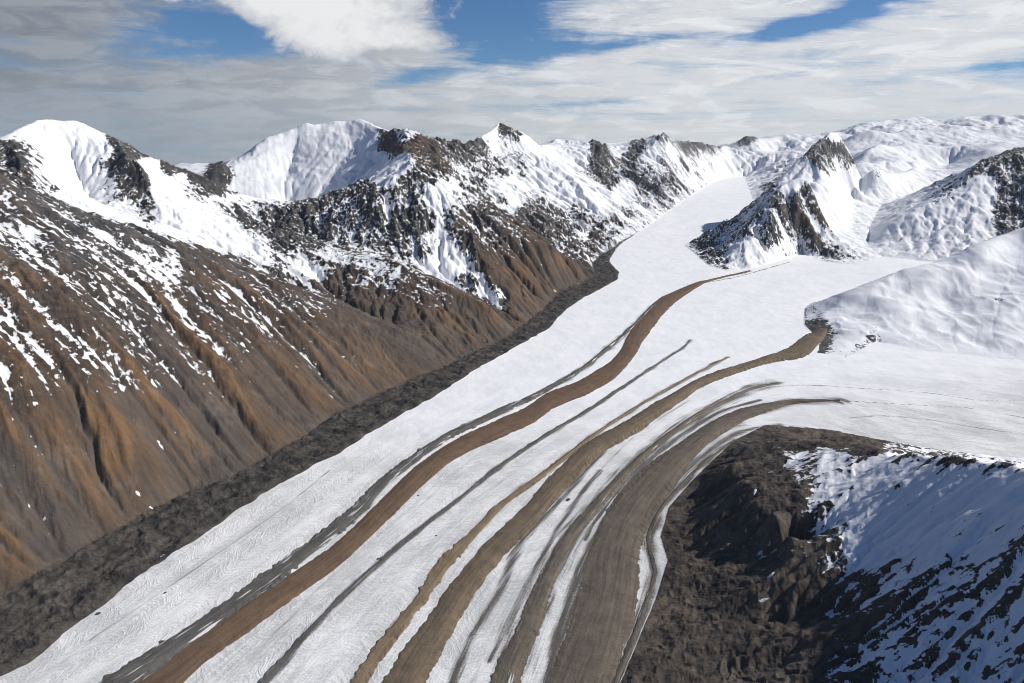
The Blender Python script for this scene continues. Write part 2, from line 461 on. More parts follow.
def upsample(a, th0, rh0, th1, rh1):
    fi = np.clip((th1 - th0[0]) / (th0[1] - th0[0]), 0, len(th0) - 1.0001)
    fj = np.clip((rh1 - rh0[0]) / (rh0[1] - rh0[0]), 0, len(rh0) - 1.0001)
    i = fi.astype(int); j = fj.astype(int)
    u = (fi - i)[:, None]; v = (fj - j)[None, :]
    return ((a[i][:, j] * (1 - u) + a[i + 1][:, j] * u) * (1 - v) + (a[i][:, j + 1] * (1 - u) + a[i + 1][:, j + 1] * u) * v)


def solve(constraint, levels=((16, 500), (8, 300), (4, 200), (2, 120))):
    """membrane stretched over the fixed lines"""
    prev = None
    for k, it in levels:
        th, rh = axes(k)
        mask, val = constraint(k)
        wt = 1 / (th[1] - th[0]) ** 2; wr = 1 / (rh[1] - rh[0]) ** 2
        s = 2 * (wt + wr)
        a = np.full(mask.shape, float(val[mask].mean())) if prev is None else upsample(prev[0], prev[1], prev[2], th, rh)
        a = np.where(mask, val, a)
        ii, jj = np.indices(mask.shape)
        for c in range(it):
            for par in (0, 1):
                p = np.pad(a, 1, mode='edge')
                n = (wt * (p[:-2, 1:-1] + p[2:, 1:-1]) + wr * (p[1:-1, :-2] + p[1:-1, 2:])) / s
                upd = (~mask) & (((ii + jj) & 1) == par)
                a = np.where(upd, a + 1.7 * (n - a), a)
        prev = (a, th, rh)
    return prev


RIDGES = [(z_, [(a, b, d * 1.15) for a, b, d in p_], *m_) if z_ == 8 else (z_, p_, *m_) for z_, p_, *m_ in RIDGES]
ALL = [L(*p[1:]) for p in RIDGES] + [L(p) for p in VALLEYS] + [L(p, 'z') for p in ZLINES] + WLINES


def land_constraint(k):
    th, rh = axes(k)
    T, R = np.meshgrid(th, np.exp(rh), indexing='ij')
    X = R * np.sin(T); Y = R * np.cos(T)
    m, v = raster(ALL, k)
    g = inside(flat_poly, X, Y)
    v = np.where(g, GS * Y, v); m = m | g
    m[:, -1] = True; v[:, -1] = np.where(th < .1, 50, 900)
    return m, v


Hc, thc, rhc = solve(land_constraint)

T, R = np.meshgrid(TH, np.exp(RH), indexing='ij')
X = (R * np.sin(T)).astype(np.float64); Y = (R * np.cos(T)).astype(np.float64)
H0 = upsample(Hc, thc, rhc, TH, RH)
FLAT = inside(flat_poly, X, Y)
ICE = inside(ice_poly, X, Y)

# which crest does every point belong to
rp = []; rz = []; rm_ = []; seen_ = set()
for zone, *pts in RIDGES:
    p = np.array(L(*pts))
    main = zone not in seen_ or zone == 10 or (zone == 9 and len(p) > 8); seen_.add(zone)
    for a, b in zip(p[:-1], p[1:]):
        for t in np.linspace(0, 1, 6):
            q = a + (b - a) * t
            rp.append((math.atan2(q[0], q[1]), math.log(math.hypot(q[0], q[1])))); rz.append(zone); rm_.append(main)
ICEF = [v for v in VALLEYS if v[0][:2] in ((848, 246), (834, 243), (868, 250))]
for t in ICEF[0][1:7], ICEF[2][1:3]:
    for q in L(t):
        for _ in (0,):
            rp.append((math.atan2(q[0], q[1]), math.log(math.hypot(q[0], q[1])))); rz.append(11); rm_.append(False)
rp = np.array(rp, np.float32); rz = np.array(rz)
k = 4
best = np.full((len(TH[::k]), len(RH[::k])), 1e9, np.float32); ZN = np.zeros(best.shape, np.int32); bestm = best.copy()
for (a, b), z, mn in zip(rp, rz, rm_):
    d = (TH[::k, None].astype(np.float32) - a) ** 2 + (RH[None, ::k].astype(np.float32) - b) ** 2
    c = d < best
    best[c] = d[c]; ZN[c] = z
    if mn:
        bestm = np.minimum(bestm, d)
CREST = np.exp(-bestm / .008 ** 2)
soft = {z: blur((ZN == z).astype(np.float32), 3) for z in range(1, 15)}
stack = np.stack([upsample(soft[z], TH[::k], RH[::k], TH, RH) for z in range(1, 15)])
stack = stack + 0.04 * fbm(X / (R * .02), Y / (R * .02), 5, 3)[None] * np.linspace(-1, 1, 14)[:, None, None]
ZONE = stack.argmax(0) + 1
ZW = np.clip(stack, 0, 1); ZW /= ZW.sum(0, keepdims=True)
del stack


def zpar(d, default=1.0):
    r = np.zeros(X.shape, np.float32)
    for z in range(1, 15):
        r += ZW[z - 1] * d.get(z, default)
    return r


# ------------------------------------------------------------------ erosion: ribs and gullies down every slope
def grad(h):
    ht = np.gradient(h, TH[1] - TH[0], axis=0) / R
    hr = np.gradient(h, RH[1] - RH[0], axis=1) / R
    s, c = np.sin(T), np.cos(T)
    return ht * c + hr * s, -ht * s + hr * c


off = 1 - blur(FLAT.astype(np.float32), 3)
off = sstep(.45, 1.0, off)
off2 = sstep(.5, 1.0, 1 - blur(FLAT.astype(np.float32), 14))
Hs = blur(H0, 3)
Hs = np.where(FLAT, H0, H0 * .7 + Hs * .3)
sm13 = zpar({13: 1}, 0) * sstep(.5, 1.0, 1 - blur(FLAT.astype(np.float32), 8))
Hs = Hs + (blur(H0, 7) - Hs) * sm13
rough = zpar({1: 0.42, 2: .62, 3: .8, 4: .36, 5: 1.0, 6: 1.05, 7: 1.05, 8: .7, 9: .9, 10: .3, 11: .15, 12: .75, 13: .10, 14: .34})
base = zpar({1: 330, 2: 420, 3: 300, 4: 560, 5: 420, 6: 560, 7: 800, 8: 1100, 9: 430, 10: 1500, 11: 300, 12: 520, 13: 700, 14: 250})
crest = upsample(blur(CREST, 1), TH[::k], RH[::k], TH, RH).astype(np.float32)
keep = 1 - .72 * crest
# gentle wander so that ribs are not parallel
Hn = Hs + off2 * keep * rough * 0.08 * base * fbm(X / base / 1.3, Y / base / 1.3, 3, 3)


def erode(Hin, k_map, smax_map, steps=38):
    """running water and slides: gullies grow where the drainage gathers; crests and flats keep their place"""
    dt = (TH[1] - TH[0]) * 2
    th = np.arange(TH[0], TH[-1], dt); rh = np.arange(RH[0], RH[-1], dt)
    up = lambda a: upsample(a, TH, RH, th, rh).astype(np.float32)
    nt, nr = len(th), len(rh)
    c = (np.exp(rh) * dt).astype(np.float32)[None, :]
    xx = (np.exp(rh)[None, :] * np.sin(th)[:, None]); yy = (np.exp(rh)[None, :] * np.cos(th)[:, None])
    km = up(k_map); sm = up(smax_map); fl = up(FLAT.astype(np.float32)) > .5
    fix = fl.copy(); fix[0] = fix[-1] = True; fix[:, 0] = fix[:, -1] = True
    z0 = up(Hin)
    jit = (fbm(th[:, None] / .02 + 0 * rh[None, :], rh[None, :] / .02 + 0 * th[:, None], 401, 4, .7) * 1.9).astype(np.float32) * c
    jit += (hash2(np.arange(nt)[:, None] + 0 * np.arange(nr)[None, :], np.arange(nr)[None, :] + 0 * np.arange(nt)[:, None], 7) - .5) * .5 * c
    z0 = np.where(fix, z0, z0 + jit * np.minimum(1, km) * up(keep))
    z = z0.copy()
    A = np.ones(nt * nr, np.float32)
    idx = np.arange(nt * nr, dtype=np.int64).reshape(nt, nr)
    nb = [(a, b) for a in (-1, 0, 1) for b in (-1, 0, 1) if a or b]
    for it in range(steps):
        best = np.zeros((nt, nr), np.float32); rec = idx.copy(); zr = z.copy()
        for a, b in nb:
            sl_ = (slice(max(0, -a), nt - max(0, a)), slice(max(0, -b), nr - max(0, b)))
            sn_ = (slice(max(0, a), nt - max(0, -a)), slice(max(0, b), nr - max(0, -b)))
            d = (z[sl_] - z[sn_]) / ((1.4142 if a and b else 1.0) * c[:, sl_[1]])
            w_ = d > best[sl_]
            best[sl_] = np.where(w_, d, best[sl_]); rec[sl_] = np.where(w_, idx[sn_], rec[sl_]); zr[sl_] = np.where(w_, z[sn_], zr[sl_])
        rf = rec.ravel(); mv = rf != idx.ravel()
        for _ in range(10 if it < 40 else 5):
            A = 1 + np.bincount(rf[mv], weights=A[mv], minlength=nt * nr).astype(np.float32)
        A2 = np.minimum(A, 6000).reshape(nt, nr)
        e = .018 * km * np.sqrt(A2) * best * c
        zn = np.maximum(z - e, zr + np.minimum(best, .05) * c)
        zn = np.where(best > 0, np.minimum(zn, z), z)
        zn = zn - .22 * np.maximum(0, best - sm) * c
        # pits fill
        zn = np.where(best <= 0, z + .15 * c, zn)
        zn = zn + (z0 - zn) * .045
        p = np.pad(zn, 1, mode='edge')
        zn = zn + 0.015 * (p[:-2, 1:-1] + p[2:, 1:-1] + p[1:-1, :-2] + p[1:-1, 2:] - 4 * zn)
        z = np.where(fix, z0, zn).astype(np.float32)
    rel = (z - z0 * 0 - blur(z, 5)) / c
    back = lambda a: upsample(a, th, rh, TH, RH)
    return back(z), back(rel), back(np.log(A.reshape(nt, nr)))


km = zpar({1: .36, 2: .85, 3: 1.0, 4: .30, 5: 1.25, 6: 1.3, 7: 1.3, 8: .9, 9: 1.2, 10: .7, 11: .1, 12: .9, 13: .10, 14: .6}) * off
smx = zpar({1: .80, 2: 1.3, 3: 1.0, 4: 1.2, 5: 1.3, 6: 1.3, 7: 1.2, 8: 1.2, 9: 1.3, 10: 1.0, 11: 1.0, 12: 1.2, 13: .9, 14: .95})
# long ribs and chutes of the scree walls, straight down the fall line
off3 = sstep(.35, 1.0, 1 - blur(FLAT.astype(np.float32), 22))
wz = zpar({1: 1, 3: .35}, 0)
ca = .467 * X + .884 * Y; pa = .884 * X - .467 * Y
cw = ca + 190 * fbm(X / 800, Y / 800, 51, 3) + 18 * fbm(X / 120, Y / 120, 52, 2)
rib1 = ridged(cw / 330, pa / 1700, 53, 2, .45) - .62
rib2 = ridged(cw / 105, pa / 800, 55, 3, .55) - .55
RIB = wz * keep * (48 * rib1 * off3 + 8 * rib2 * off2)
w14 = zpar({14: 1}, 0)
cb = Y - .36 * X + 60 * fbm(X / 500, Y / 500, 56, 2) + 10 * fbm(X / 90, Y / 90, 57, 2)
rib3 = ridged(cb / 175, X / 1500, 58, 2, .5) - .6
rib4 = ridged(cb / 52, X / 520, 59, 3, .55) - .55
RIB += w14 * off2 * (26 * rib3 + 9 * rib4)
Hn, RELF, LOGA = erode(Hn + RIB, km, smx)
RELF = RELF * off
gx, gy = grad(blur(Hn, 4))
D = np.zeros(X.shape, np.float32); CONC = np.zeros(X.shape, np.float32); FINE = np.zeros(X.shape, np.float32)
cell = R * (RH[1] - RH[0])
# each zone band uses one wavelength so the pattern is not torn where zones meet
BAND = {1: 330, 2: 420, 3: 330, 4: 560, 5: 420, 6: 560, 7: 800, 8: 1100, 9: 420, 10: 1100, 11: 330, 12: 560, 13: 800, 14: 250}
for wl in sorted(set(BAND.values())):
    wsel = sum(ZW[z - 1] for z in BAND if BAND[z] == wl) * off * rough
    sel = wsel > 0.01
    if not sel.any():
        continue
    xs, ys = X[sel], Y[sel]
    ax, ay = gx[sel].astype(np.float32), gy[sel].astype(np.float32)
    cl = cell[sel]
    h = np.zeros(xs.shape, np.float32); cc = np.zeros_like(h); ff = np.zeros_like(h)
    lam = wl; amp = 0.135 * wl
    for o in range(6):
        mag = np.sqrt(ax * ax + ay * ay) + 1e-4
        st = np.minimum(1.0, mag / .35) ** .7
        ux, uy = -ay / mag, ax / mag
        e, ex, ey = gully(xs / lam, ys / lam, ux, uy, 11 + o * 7 + wl)
        vis = np.clip(lam / (2.2 * cl) - .4, 0, 1).astype(np.float32)
        e = e * st * vis
        h += amp * (e if o < 2 else (.6 - 2.0 * np.abs(e)) * st * vis)
        ax = ax + amp / lam * ex * st * vis * .55
        ay = ay + amp / lam * ey * st * vis * .55
        if o in (0, 1, 2):
            cc += e * (0.4, .36, .24)[o]
        if o >= 2:
            ff += e * .3
        lam *= .5; amp *= .5
    D[sel] += h * wsel[sel]; CONC[sel] += cc * (wsel / (rough + 1e-3))[sel]; FINE[sel] += ff * (wsel / (rough + 1e-3))[sel]
CONC = .35 * CONC + .30 * np.clip(RELF, -2.2, 2.2) + wz * (.6 * rib1 + .35 * rib2) + w14 * (.6 * rib3 + .3 * rib4)
D = D * zpar({14: .6, 1: .6, 4: .5, 8: .6, 10: .4, 11: .3, 13: .3}, .85)
PX, PY = proj(X, Y, Hn + D)
# (pixel x, pixel y, snow 0..1, brown 0..1) per zone, spread over that zone's surface
COVER = {
    1: [(0, 190, .62, .5), (40, 230, .58, .6), (100, 235, .62, .5), (100, 224, .40, .2), (84, 221, .40, .2), (130, 233, .42, .3), (52, 208, .42, .3), (158, 246, .42, .4), (190, 251, .32, .7), (225, 262, .28, .8), (150, 252, .6, .5), (170, 260, .72, .6), (215, 265, .36, .9), (40, 300, .54, .8), (100, 290, .56, .8), (150, 300, .50, .8), (190, 320, .56, .9), (180, 350, .40, 1),
        (230, 300, .48, 1), (270, 300, .50, 1), (300, 300, .50, .9), (225, 350, .46, 1), (260, 380, .18, 1), (20, 350, .52, .9), (20, 395, .50, .9), (70, 350, .50, .9), (130, 360, .47, .9), (80, 420, .2, 1), (30, 430, .30, 1), (60, 480, .1, .9), (130, 430, .1, 1), (200, 420, .1, 1),
        (300, 340, .38, 1), (340, 350, .25, 1), (330, 400, .1, 1), (100, 520, 0, .9), (200, 470, 0, .9), (0, 560, 0, 1), (400, 360, .05, 1), (430, 355, 0, 1), (380, 330, .2, 1), (-100, 200, .6, .6), (-100, 400, .4, .9)],
    2: [(20, 128, .9, .2), (60, 130, 1.3, .1), (15, 150, .48, .2), (35, 165, .62, .3), (20, 175, .5, .4), (45, 185, .6, .3), (60, 160, 1.1, .1), (75, 170, 1.2, .1), (95, 150, .95, .1), (105, 155, .7, .1), (113, 160, .5, .1), (122, 165, .46, .1), (130, 185, .40, .1), (140, 180, .42, .1), (140, 205, .5, .1), (110, 190, .62, .1), (85, 190, 1.3, .1),
        (150, 165, 1.0, .1), (165, 185, 1.3, .1), (145, 152, .35, .1), (120, 141, .42, .1), (170, 166, .2, .1), (200, 178, .2, .1), (212, 184, .2, .1), (195, 190, .6, .1), (180, 182, .7, 0), (190, 215, 1.3, 0), (120, 220, 1.3, 0), (230, 245, 1.3, 0), (280, 270, 1.2, 0), (215, 205, .9, 0), (235, 225, 1.0, 0)],
    3: [(235, 212, .35, .2), (225, 215, .5, .1), (240, 235, .55, .1), (250, 228, .42, .1), (280, 236, .42, .1), (312, 241, .44, .1), (260, 248, .66, .1), (280, 250, .56, .2), (300, 254, .6, .2), (320, 255, .6, .2), (300, 275, .95, .1), (260, 265, 1.1, .1), (340, 255, .58, .6), (370, 270, .6, .8), (395, 275, .58, .9), (345, 285, .42, .8), (420, 290, .5, .9), (370, 300, .36, .9),
        (400, 305, .3, 1), (440, 300, .45, 1), (470, 305, .25, 1), (450, 320, .1, 1), (480, 325, .0, .8), (420, 330, .05, 1), (380, 320, .15, 1), (330, 300, .4, .8), (500, 315, .1, .9), (440, 345, 0, .7)],
    4: [(300, 150, 1.25, 0), (250, 165, 1.25, 0), (340, 130, 1.1, 0), (340, 160, 1.25, 0), (370, 150, 1.2, 0), (280, 200, 1.3, 0), (240, 205, 1.3, 0), (225, 182, .45, .1), (215, 178, .4, .1), (195, 168, .7, .4), (235, 190, .9, 0), (255, 190, 1.0, 0), (300, 215, 1.3, 0), (340, 122, .95, 0), (352, 136, .95, 0), (380, 170, 1.2, 0), (290, 175, 1.15, 0)],
    5: [(385, 140, .36, .5), (395, 150, .40, .5), (405, 135, .75, .4), (420, 145, .40, .8), (430, 160, .45, .7), (440, 150, .5, .5), (400, 160, .95, .2), (385, 165, 1.1, .1), (365, 195, .5, .05), (350, 225, .52, .05), (385, 200, .60, .0), (375, 220, .5, 0), (410, 185, .5, 0), (410, 220, .46, 0), (425, 220, .5, 0), (430, 245, .62, 0), (440, 200, .80, .1),
        (450, 215, .60, .4), (460, 225, .48, .7), (470, 245, .52, .6), (440, 255, .85, 0), (455, 262, .9, .1), (480, 225, .5, .5), (500, 240, .5, .7), (490, 262, .36, .9), (520, 250, .46, .8), (510, 275, .22, 1), (540, 260, .34, .9), (560, 258, .3, .9), (550, 280, .05, 1), (580, 272, .0, .8), (530, 295, .0, 1), (470, 275, .6, .3), (440, 275, 1.1, 0), (485, 300, 1.0, 0), (565, 247, .75, .3), (590, 262, .25, .7)],
    6: [(490, 130, 1.15, .2), (505, 132, .52, .2), (515, 135, .6, .2), (530, 140, .9, .2), (475, 145, .42, .2), (460, 155, .48, .3), (480, 165, .62, .1), (500, 165, .55, .2), (500, 190, .78, .1), (515, 200, .8, .1), (525, 160, .6, .2), (540, 165, .95, .1), (550, 180, .85, .2), (530, 210, .45, .3), (540, 190, .7, .2), (570, 195, .85, .3), (560, 225, .5, .5),
        (590, 225, .62, .6), (600, 240, .55, .6), (575, 210, .6, .3), (600, 205, .85, .3), (615, 225, .62, .5), (545, 150, .7, .2)],
    7: [(560, 145, 1.1, .1), (600, 152, .45, .1), (595, 165, .55, .1), (580, 155, 1.0, .1), (620, 145, 1.0, .1), (635, 150, .5, .1), (625, 165, .52, .1), (610, 178, .48, .1), (640, 185, .6, .2), (650, 160, .75, .2), (665, 145, .75, .2), (690, 155, .62, .2), (680, 175, .62, .2), (660, 190, .62, .3), (640, 205, .68, .3), (700, 170, .66, .2), (712, 160, .66, .1), (720, 165, .9, .1), (625, 190, .9, .1)],
    8: [(750, 150, .8, 0), (747, 140, .55, 0), (780, 150, .95, 0), (800, 140, .9, 0), (735, 150, .7, 0), (760, 170, 1.0, 0)],
    9: [(820, 140, .58, .1), (835, 133, 1.1, 0), (850, 140, 1.05, 0), (810, 152, .56, .1), (826, 150, .5, .15), (838, 150, .52, .1), (846, 162, .56, .1), (820, 165, .52, .2), (800, 165, .75, .1), (832, 172, .6, .2), (858, 160, .66, 0), (865, 165, .85, 0),
        (795, 179, 1.2, 0), (815, 183, 1.1, 0), (840, 188, 1.2, 0), (785, 183, .7, .1), (770, 193, .62, .1), (755, 210, .54, .1), (740, 226, .5, .1), (725, 240, .5, .1), (710, 250, .46, .1), (720, 263, .5, .1), (735, 258, .72, .1), (748, 245, .80, .1), (752, 225, .62, .1), (765, 240, .56, .1), (772, 215, .7, .1),
        (780, 200, .5, .3), (790, 215, .46, .6), (800, 200, .5, .5), (808, 190, .5, .5), (812, 215, .44, .8), (820, 210, .48, .7), (820, 232, .5, .6), (800, 238, .5, .5), (785, 250, .66, .2), (765, 260, .8, .1), (790, 180, .9, 0), (808, 177, .7, .2)],
    10: [(900, 150, 1.2, 0), (960, 150, 1.2, 0), (900, 125, .85, 0), (922, 118, .75, 0), (967, 120, .8, 0), (1000, 116, .8, 0), (890, 180, .95, 0), (1024, 130, 1.1, 0), (905, 140, 1.1, 0)],
    11: [(850, 220, 1.3, 0)],
    12: [(975, 165, .62, .1), (1000, 165, .56, .1), (1020, 165, .54, .1), (1010, 195, .52, .1), (1000, 215, .48, .1), (960, 180, .62, 0), (945, 190, .62, 0), (935, 198, .66, 0), (895, 230, .52, 0), (890, 244, .45, 0), (975, 195, 1.1, 0), (930, 215, 1.2, 0), (940, 240, 1.3, 0), (965, 215, 1.0, 0), (890, 235, .55, 0), (888, 250, .5, 0), (910, 220, 1.0, 0), (910, 250, 1.2, 0), (985, 215, .8, 0)],
    13: [(950, 280, 1.3, 0), (1000, 260, 1.3, 0), (880, 300, 1.2, 0), (850, 300, .95, 0), (815, 312, .62, .2), (830, 310, .8, .1), (815, 330, .35, .2), (860, 338, 1.1, 0), (985, 305, .80, .1), (997, 303, .66, .1), (970, 318, .74, .1), (960, 322, .9, 0), (860, 345, .55, .1), (868, 342, .5, .1), (900, 330, 1.2, 0), (1020, 330, 1.2, 0), (940, 320, 1.2, 0), (960, 335, 1.0, 0)],
    14: [(830, 437, .10, .8), (800, 440, .1, .8), (870, 440, .3, .7), (900, 448, .62, .5), (950, 456, .6, .6), (1010, 463, .72, .5), (830, 460, .80, .05), (800, 460, .62, .05), (770, 470, .25, .05), (880, 470, .90, 0), (950, 480, .95, 0), (1010, 490, .95, 0), (850, 500, .86, 0), (820, 520, .62, .1), (800, 540, .42, .3), (780, 500, .2, .3), (900, 520, .9, 0), (860, 545, .82, .05), (830, 560, .55, .3),
         (800, 580, .15, .5), (930, 545, .82, 0), (980, 530, .82, 0), (1010, 560, .60, 0), (960, 580, .60, 0), (900, 580, .62, .05), (860, 590, .45, .4), (840, 605, .3, .5), (1000, 610, .62, 0), (930, 620, .58, 0), (880, 650, .62, 0), (850, 665, .45, .1), (950, 660, .62, 0), (1010, 660, .62, 0), (800, 630, .05, .6), (720, 600, 0, .7), (700, 520, .0, .7), (740, 480, .0, .4), (720, 460, .1, .7), (700, 660, 0, .6), (780, 670, .0, .4), (670, 560, .05, .8), (690, 485, .15, .7), (1100, 560, .7, 0)],
}
SNOW = np.zeros(X.shape, np.float32); BRN = np.zeros(X.shape, np.float32)
PXs, PYs = PX[::2, ::2], PY[::2, ::2]
for z, lst in COVER.items():
    num = np.zeros(PXs.shape); nb = np.zeros(PXs.shape); den = np.full(PXs.shape, 1e-9)
    sel = ZW[z - 1][::2, ::2] > .003
    xs, ys = PXs[sel], PYs[sel]
    a = np.zeros(xs.shape); b = np.zeros(xs.shape); dd = np.full(xs.shape, 1e-9)
    for (qx, qy, s, br) in lst:
        wgt = 1 / (((xs - qx) ** 2 + (ys - qy) ** 2) + 30) ** 2.3
        a += wgt * s; b += wgt * br; dd += wgt
    num[sel] = a / dd; nb[sel] = b / dd
    SNOW += ZW[z - 1] * upsample(num, TH[::2], RH[::2], TH, RH)
    BRN += ZW[z - 1] * upsample(nb, TH[::2], RH[::2], TH, RH)
SNOW = .5 + (SNOW - .5) * zpar({1: 1.1, 14: 1.2}, 1.5)
patch = fbm(X / 260, Y / 260, 81, 4)
mott = fbm(X / 55, Y / 55, 85, 3) * np.clip(60 / cell - .3, 0, 1)
rockn = 1 - sstep(.50, .80, SNOW - .28 * CONC + .16 * patch)
crag = zpar({1: .55, 2: 1.0, 3: 1.2, 4: .5, 5: 1.35, 6: 1.2, 7: 1.2, 8: .7, 9: 1.0, 10: .8, 11: .1, 12: 1.0, 13: .25, 14: .25})
near = np.clip(90 / cell - .5, 0, 1)
cr = (ridged(X / 140, Y / 140, 41, 5, .68) - .62) * 34 * near
cr += (ridged(X / 430, Y / 430, 47, 5, .68) - .62) * 80 * sstep(6500, 10500, R)
cr += (ridged(X / 75, Y / 75, 44, 3, .6) - .62) * 20 * np.clip(70 / cell - .8, 0, 1)
cr += 6 * fbm(X / 30, Y / 30, 49, 2) * np.clip(40 / cell - .5, 0, 1)
jag = crest * off2 * rockn * zpar({4: .4, 10: .3, 13: 0, 11: 0, 14: .4, 1: .6}, 1.0) * R * .0022 * (ridged(X / (R * .009), Y / (R * .02), 402, 3, .6) - .75)
smooth_b = 1 - .65 * sstep(.45, .85, BRN) * zpar({3: 1, 5: 1, 1: .3}, 0)
H = Hn + smooth_b * (D * (.5 + .5 * rockn) + cr * crag * off2 * (.16 + .84 * rockn)) * keep + jag
# smooth snow: hollows and swells on the dome, icefall steps
H += zpar({13: 1, 10: .5}, 0) * off2 * keep * (52 * fbm(X / 560, Y / 420, 61, 3) + 12 * ridged(X / 190 + .4 * fbm(X / 300, Y / 300, 62, 2), Y / 420, 63, 2))
H += zpar({10: 1}, 0) * off2 * keep * 190 * fbm(X / 2600, Y / 2600, 67, 3) * sstep(15000, 19000, R)
H += zpar({10: 1, 8: .5}, 0) * 240 * (ridged(X / 1700, Y / 1700, 68, 4, .55) - .62) * sstep(24000, 30000, R) * (.4 + .6 * keep)
ice_f = zpar({11: 1}, 0) * off2
lev = H0 + .10 * X + 30 * fbm(X / 400, Y / 400, 64, 3)
H += zpar({13: 1, 10: .8, 12: .5}, 0) * off2 * 7 * np.maximum(0, ridged(lev / 62, X / 700, 65, 2) - .55) * 2 * sstep(-.3, .4, fbm(X / 600, Y / 600, 66, 2))
H += ice_f * (34 * ridged((X * .25 + Y) / 150, X / 380, 71, 4, .62) + 16 * ridged((X * .15 + Y) / 62, X / 190, 73, 3, .6) - 28)
H += zpar({4: 1}, 0) * off2 * 30 * ridged(X / 330, (H0 - .2 * Y) / 85, 72, 3) * np.clip((H0 - 850) / 200, 0, 1)

# glacier surface: long swells, crevassed ripple, dirt cones; margin rubble
pxv, pyv = proj(X, Y, GS * Y)
und = 4.5 * fbm(X / 420, Y / 700, 21, 3) + 1.3 * fbm(X / 60, Y / 90, 23, 3) * np.clip(40 / cell, 0, 1)
Hg = GS * Y + und
lat = FLAT & ~ICE


def line_dist(pts, sel):
    xs, ys = X[sel], Y[sel]
    bd = np.full(xs.shape, 1e18)
    for (a, b, *_), (a2, b2, *_) in zip(pts[:-1], pts[1:]):
        vx, vy = a2 - a, b2 - b
        tt = np.clip(((xs - a) * vx + (ys - b) * vy) / (vx * vx + vy * vy + 1e-9), 0, 1)
        bd = np.minimum(bd, (xs - a - tt * vx) ** 2 + (ys - b - tt * vy) ** 2)
    return np.sqrt(bd)


SD = np.full(X.shape, -999.0)
zone_l = FLAT & (X < 2600) & ((X - 300) < Y * .35)
SD[zone_l] = line_dist(L(EDGE[:24], 'g'), zone_l) * np.where(lat[zone_l], 1, -1)
LATC = zone_l & (SD > -60)
LATC[1:-1, 1:-1] |= (lat & zone_l)[:-2, 1:-1] | (lat & zone_l)[2:, 1:-1] | (lat & zone_l)[1:-1, 2:] | (lat & zone_l)[1:-1, :-2]
hum = 20 * (ridged(X / 150 + .6 * fbm(X / 200, Y / 200, 33, 2), Y / 150, 31, 5, .58) - .5) + 7 * fbm(X / 35, Y / 35, 34, 3)
hum = hum + 6 * (ridged(ca / 600, pa / 40, 35, 3) - .5)
HL = GS * Y + und + np.clip((SD + 26 * fbm(X / 110, Y / 110, 36, 4) * np.clip(SD / 20 + 1, 0, 1)) * .35, -9, 5) + hum * sstep(0, 45, SD) * sstep(0, 3, np.where(lat, SD, 0))
H = np.where(FLAT, Hg, H)
HL = np.where(FLAT, HL, H)
H = np.where(FLAT, H, H + und * (1 - off) * .6)

# ------------------------------------------------------------------ ground cover: how snowy, how brown
gxf, gyf = grad(H)
SL = np.sqrt(gxf ** 2 + gyf ** 2)
gsx, gsy = grad(blur(H, 6))
SLS = np.sqrt(gsx ** 2 + gsy ** 2)
hollow = -CONC
alp = zpar({2: 1, 3: .9, 5: 1, 6: 1, 7: 1, 8: 1, 9: 1, 12: 1}, 0) * (1 - sstep(.35, .75, BRN))
steep = zpar({1: .25, 2: .9, 3: .5, 4: .35, 5: .6, 6: .7, 7: .7, 8: .7, 9: .7, 10: .8, 11: .1, 12: .7, 13: .35, 14: .25})
SN = SNOW - .045 + .36 * hollow + .12 * patch + .09 * mott - .30 * FINE - steep * .12 * np.clip(SLS - .68, -.3, 1.0) - .26 * np.clip(SL - SLS, -.6, .9)
SN += zpar({1: -.03, 6: .06, 7: .02, 5: .06, 9: .13, 3: .02}, 0) + zpar({1: 1, 3: .4}, 0) * .34 * fbm(cw / 36, pa / 620, 87, 3)
lowc = .40 + .10 * mott - .10 * FINE
SN = np.where(SN < lowc, SN + (lowc - SN) * .8 * alp, SN)
# colour of the bare ground
rn = fbm(X / 500, Y / 500, 91, 4)
rn2 = fbm(X / 120, Y / 120, 95, 4)


def col(*c):
    return np.array(c, np.float32)


def lerp(a, b, t):
    return a + (b - a) * t[..., None]


grey = lerp(col(.060, .060, .064), col(.155, .145, .132), sstep(-.5, .5, rn2 + .4 * FINE))
brown = lerp(col(.085, .060, .043), col(.138, .090, .055), sstep(-.45, .45, rn2 * .6 + rn))
scree = lerp(col(.082, .068, .058), col(.118, .090, .070), sstep(-.5, .5, rn2))
orange = col(.205, .118, .056)
br = lerp(brown, scree, sstep(-.08, .36, hollow + .30 * rn))
band = fbm(cw / 420, pa / 2600, 97, 3)
br = lerp(br, scree * np.array([.86, .90, .95], np.float32), sstep(-.02, .30, band) * zpar({1: .9, 3: .5}, 0))
br = lerp(br, np.broadcast_to(orange, br.shape), sstep(.16, .62, CONC + .45 * rn - .5 * np.maximum(0, band)) * zpar({1: .75, 3: .45, 5: .4}, .15))
grey = grey * zpar({5: .78, 3: .75, 2: .8, 9: .85, 12: .85}, 1.0)[..., None]
rk = lerp(grey, br, sstep(.25, 1.0, BRN + .22 * rn2))
SCR = sstep(.55, .95, BRN) * zpar({1: 1, 3: .9, 5: .9, 14: .3}, 0) * (1 - sstep(.25, .55, SNOW))
spur = zpar({14: 1}, 0)
rk = lerp(rk, lerp(col(.062, .052, .044), col(.150, .118, .088), sstep(-.5, .5, rn2 + .5 * rn)), spur * .85)
latc = lerp(col(.032, .031, .030), col(.112, .098, .082), sstep(-.45, .45, fbm(X / 70, Y / 70, 37, 4) + sstep(3200, 2200, Y) * .25))
rkl = lerp(rk, latc, sstep(.2, .7, blur(FLAT.astype(np.float32), 6)))
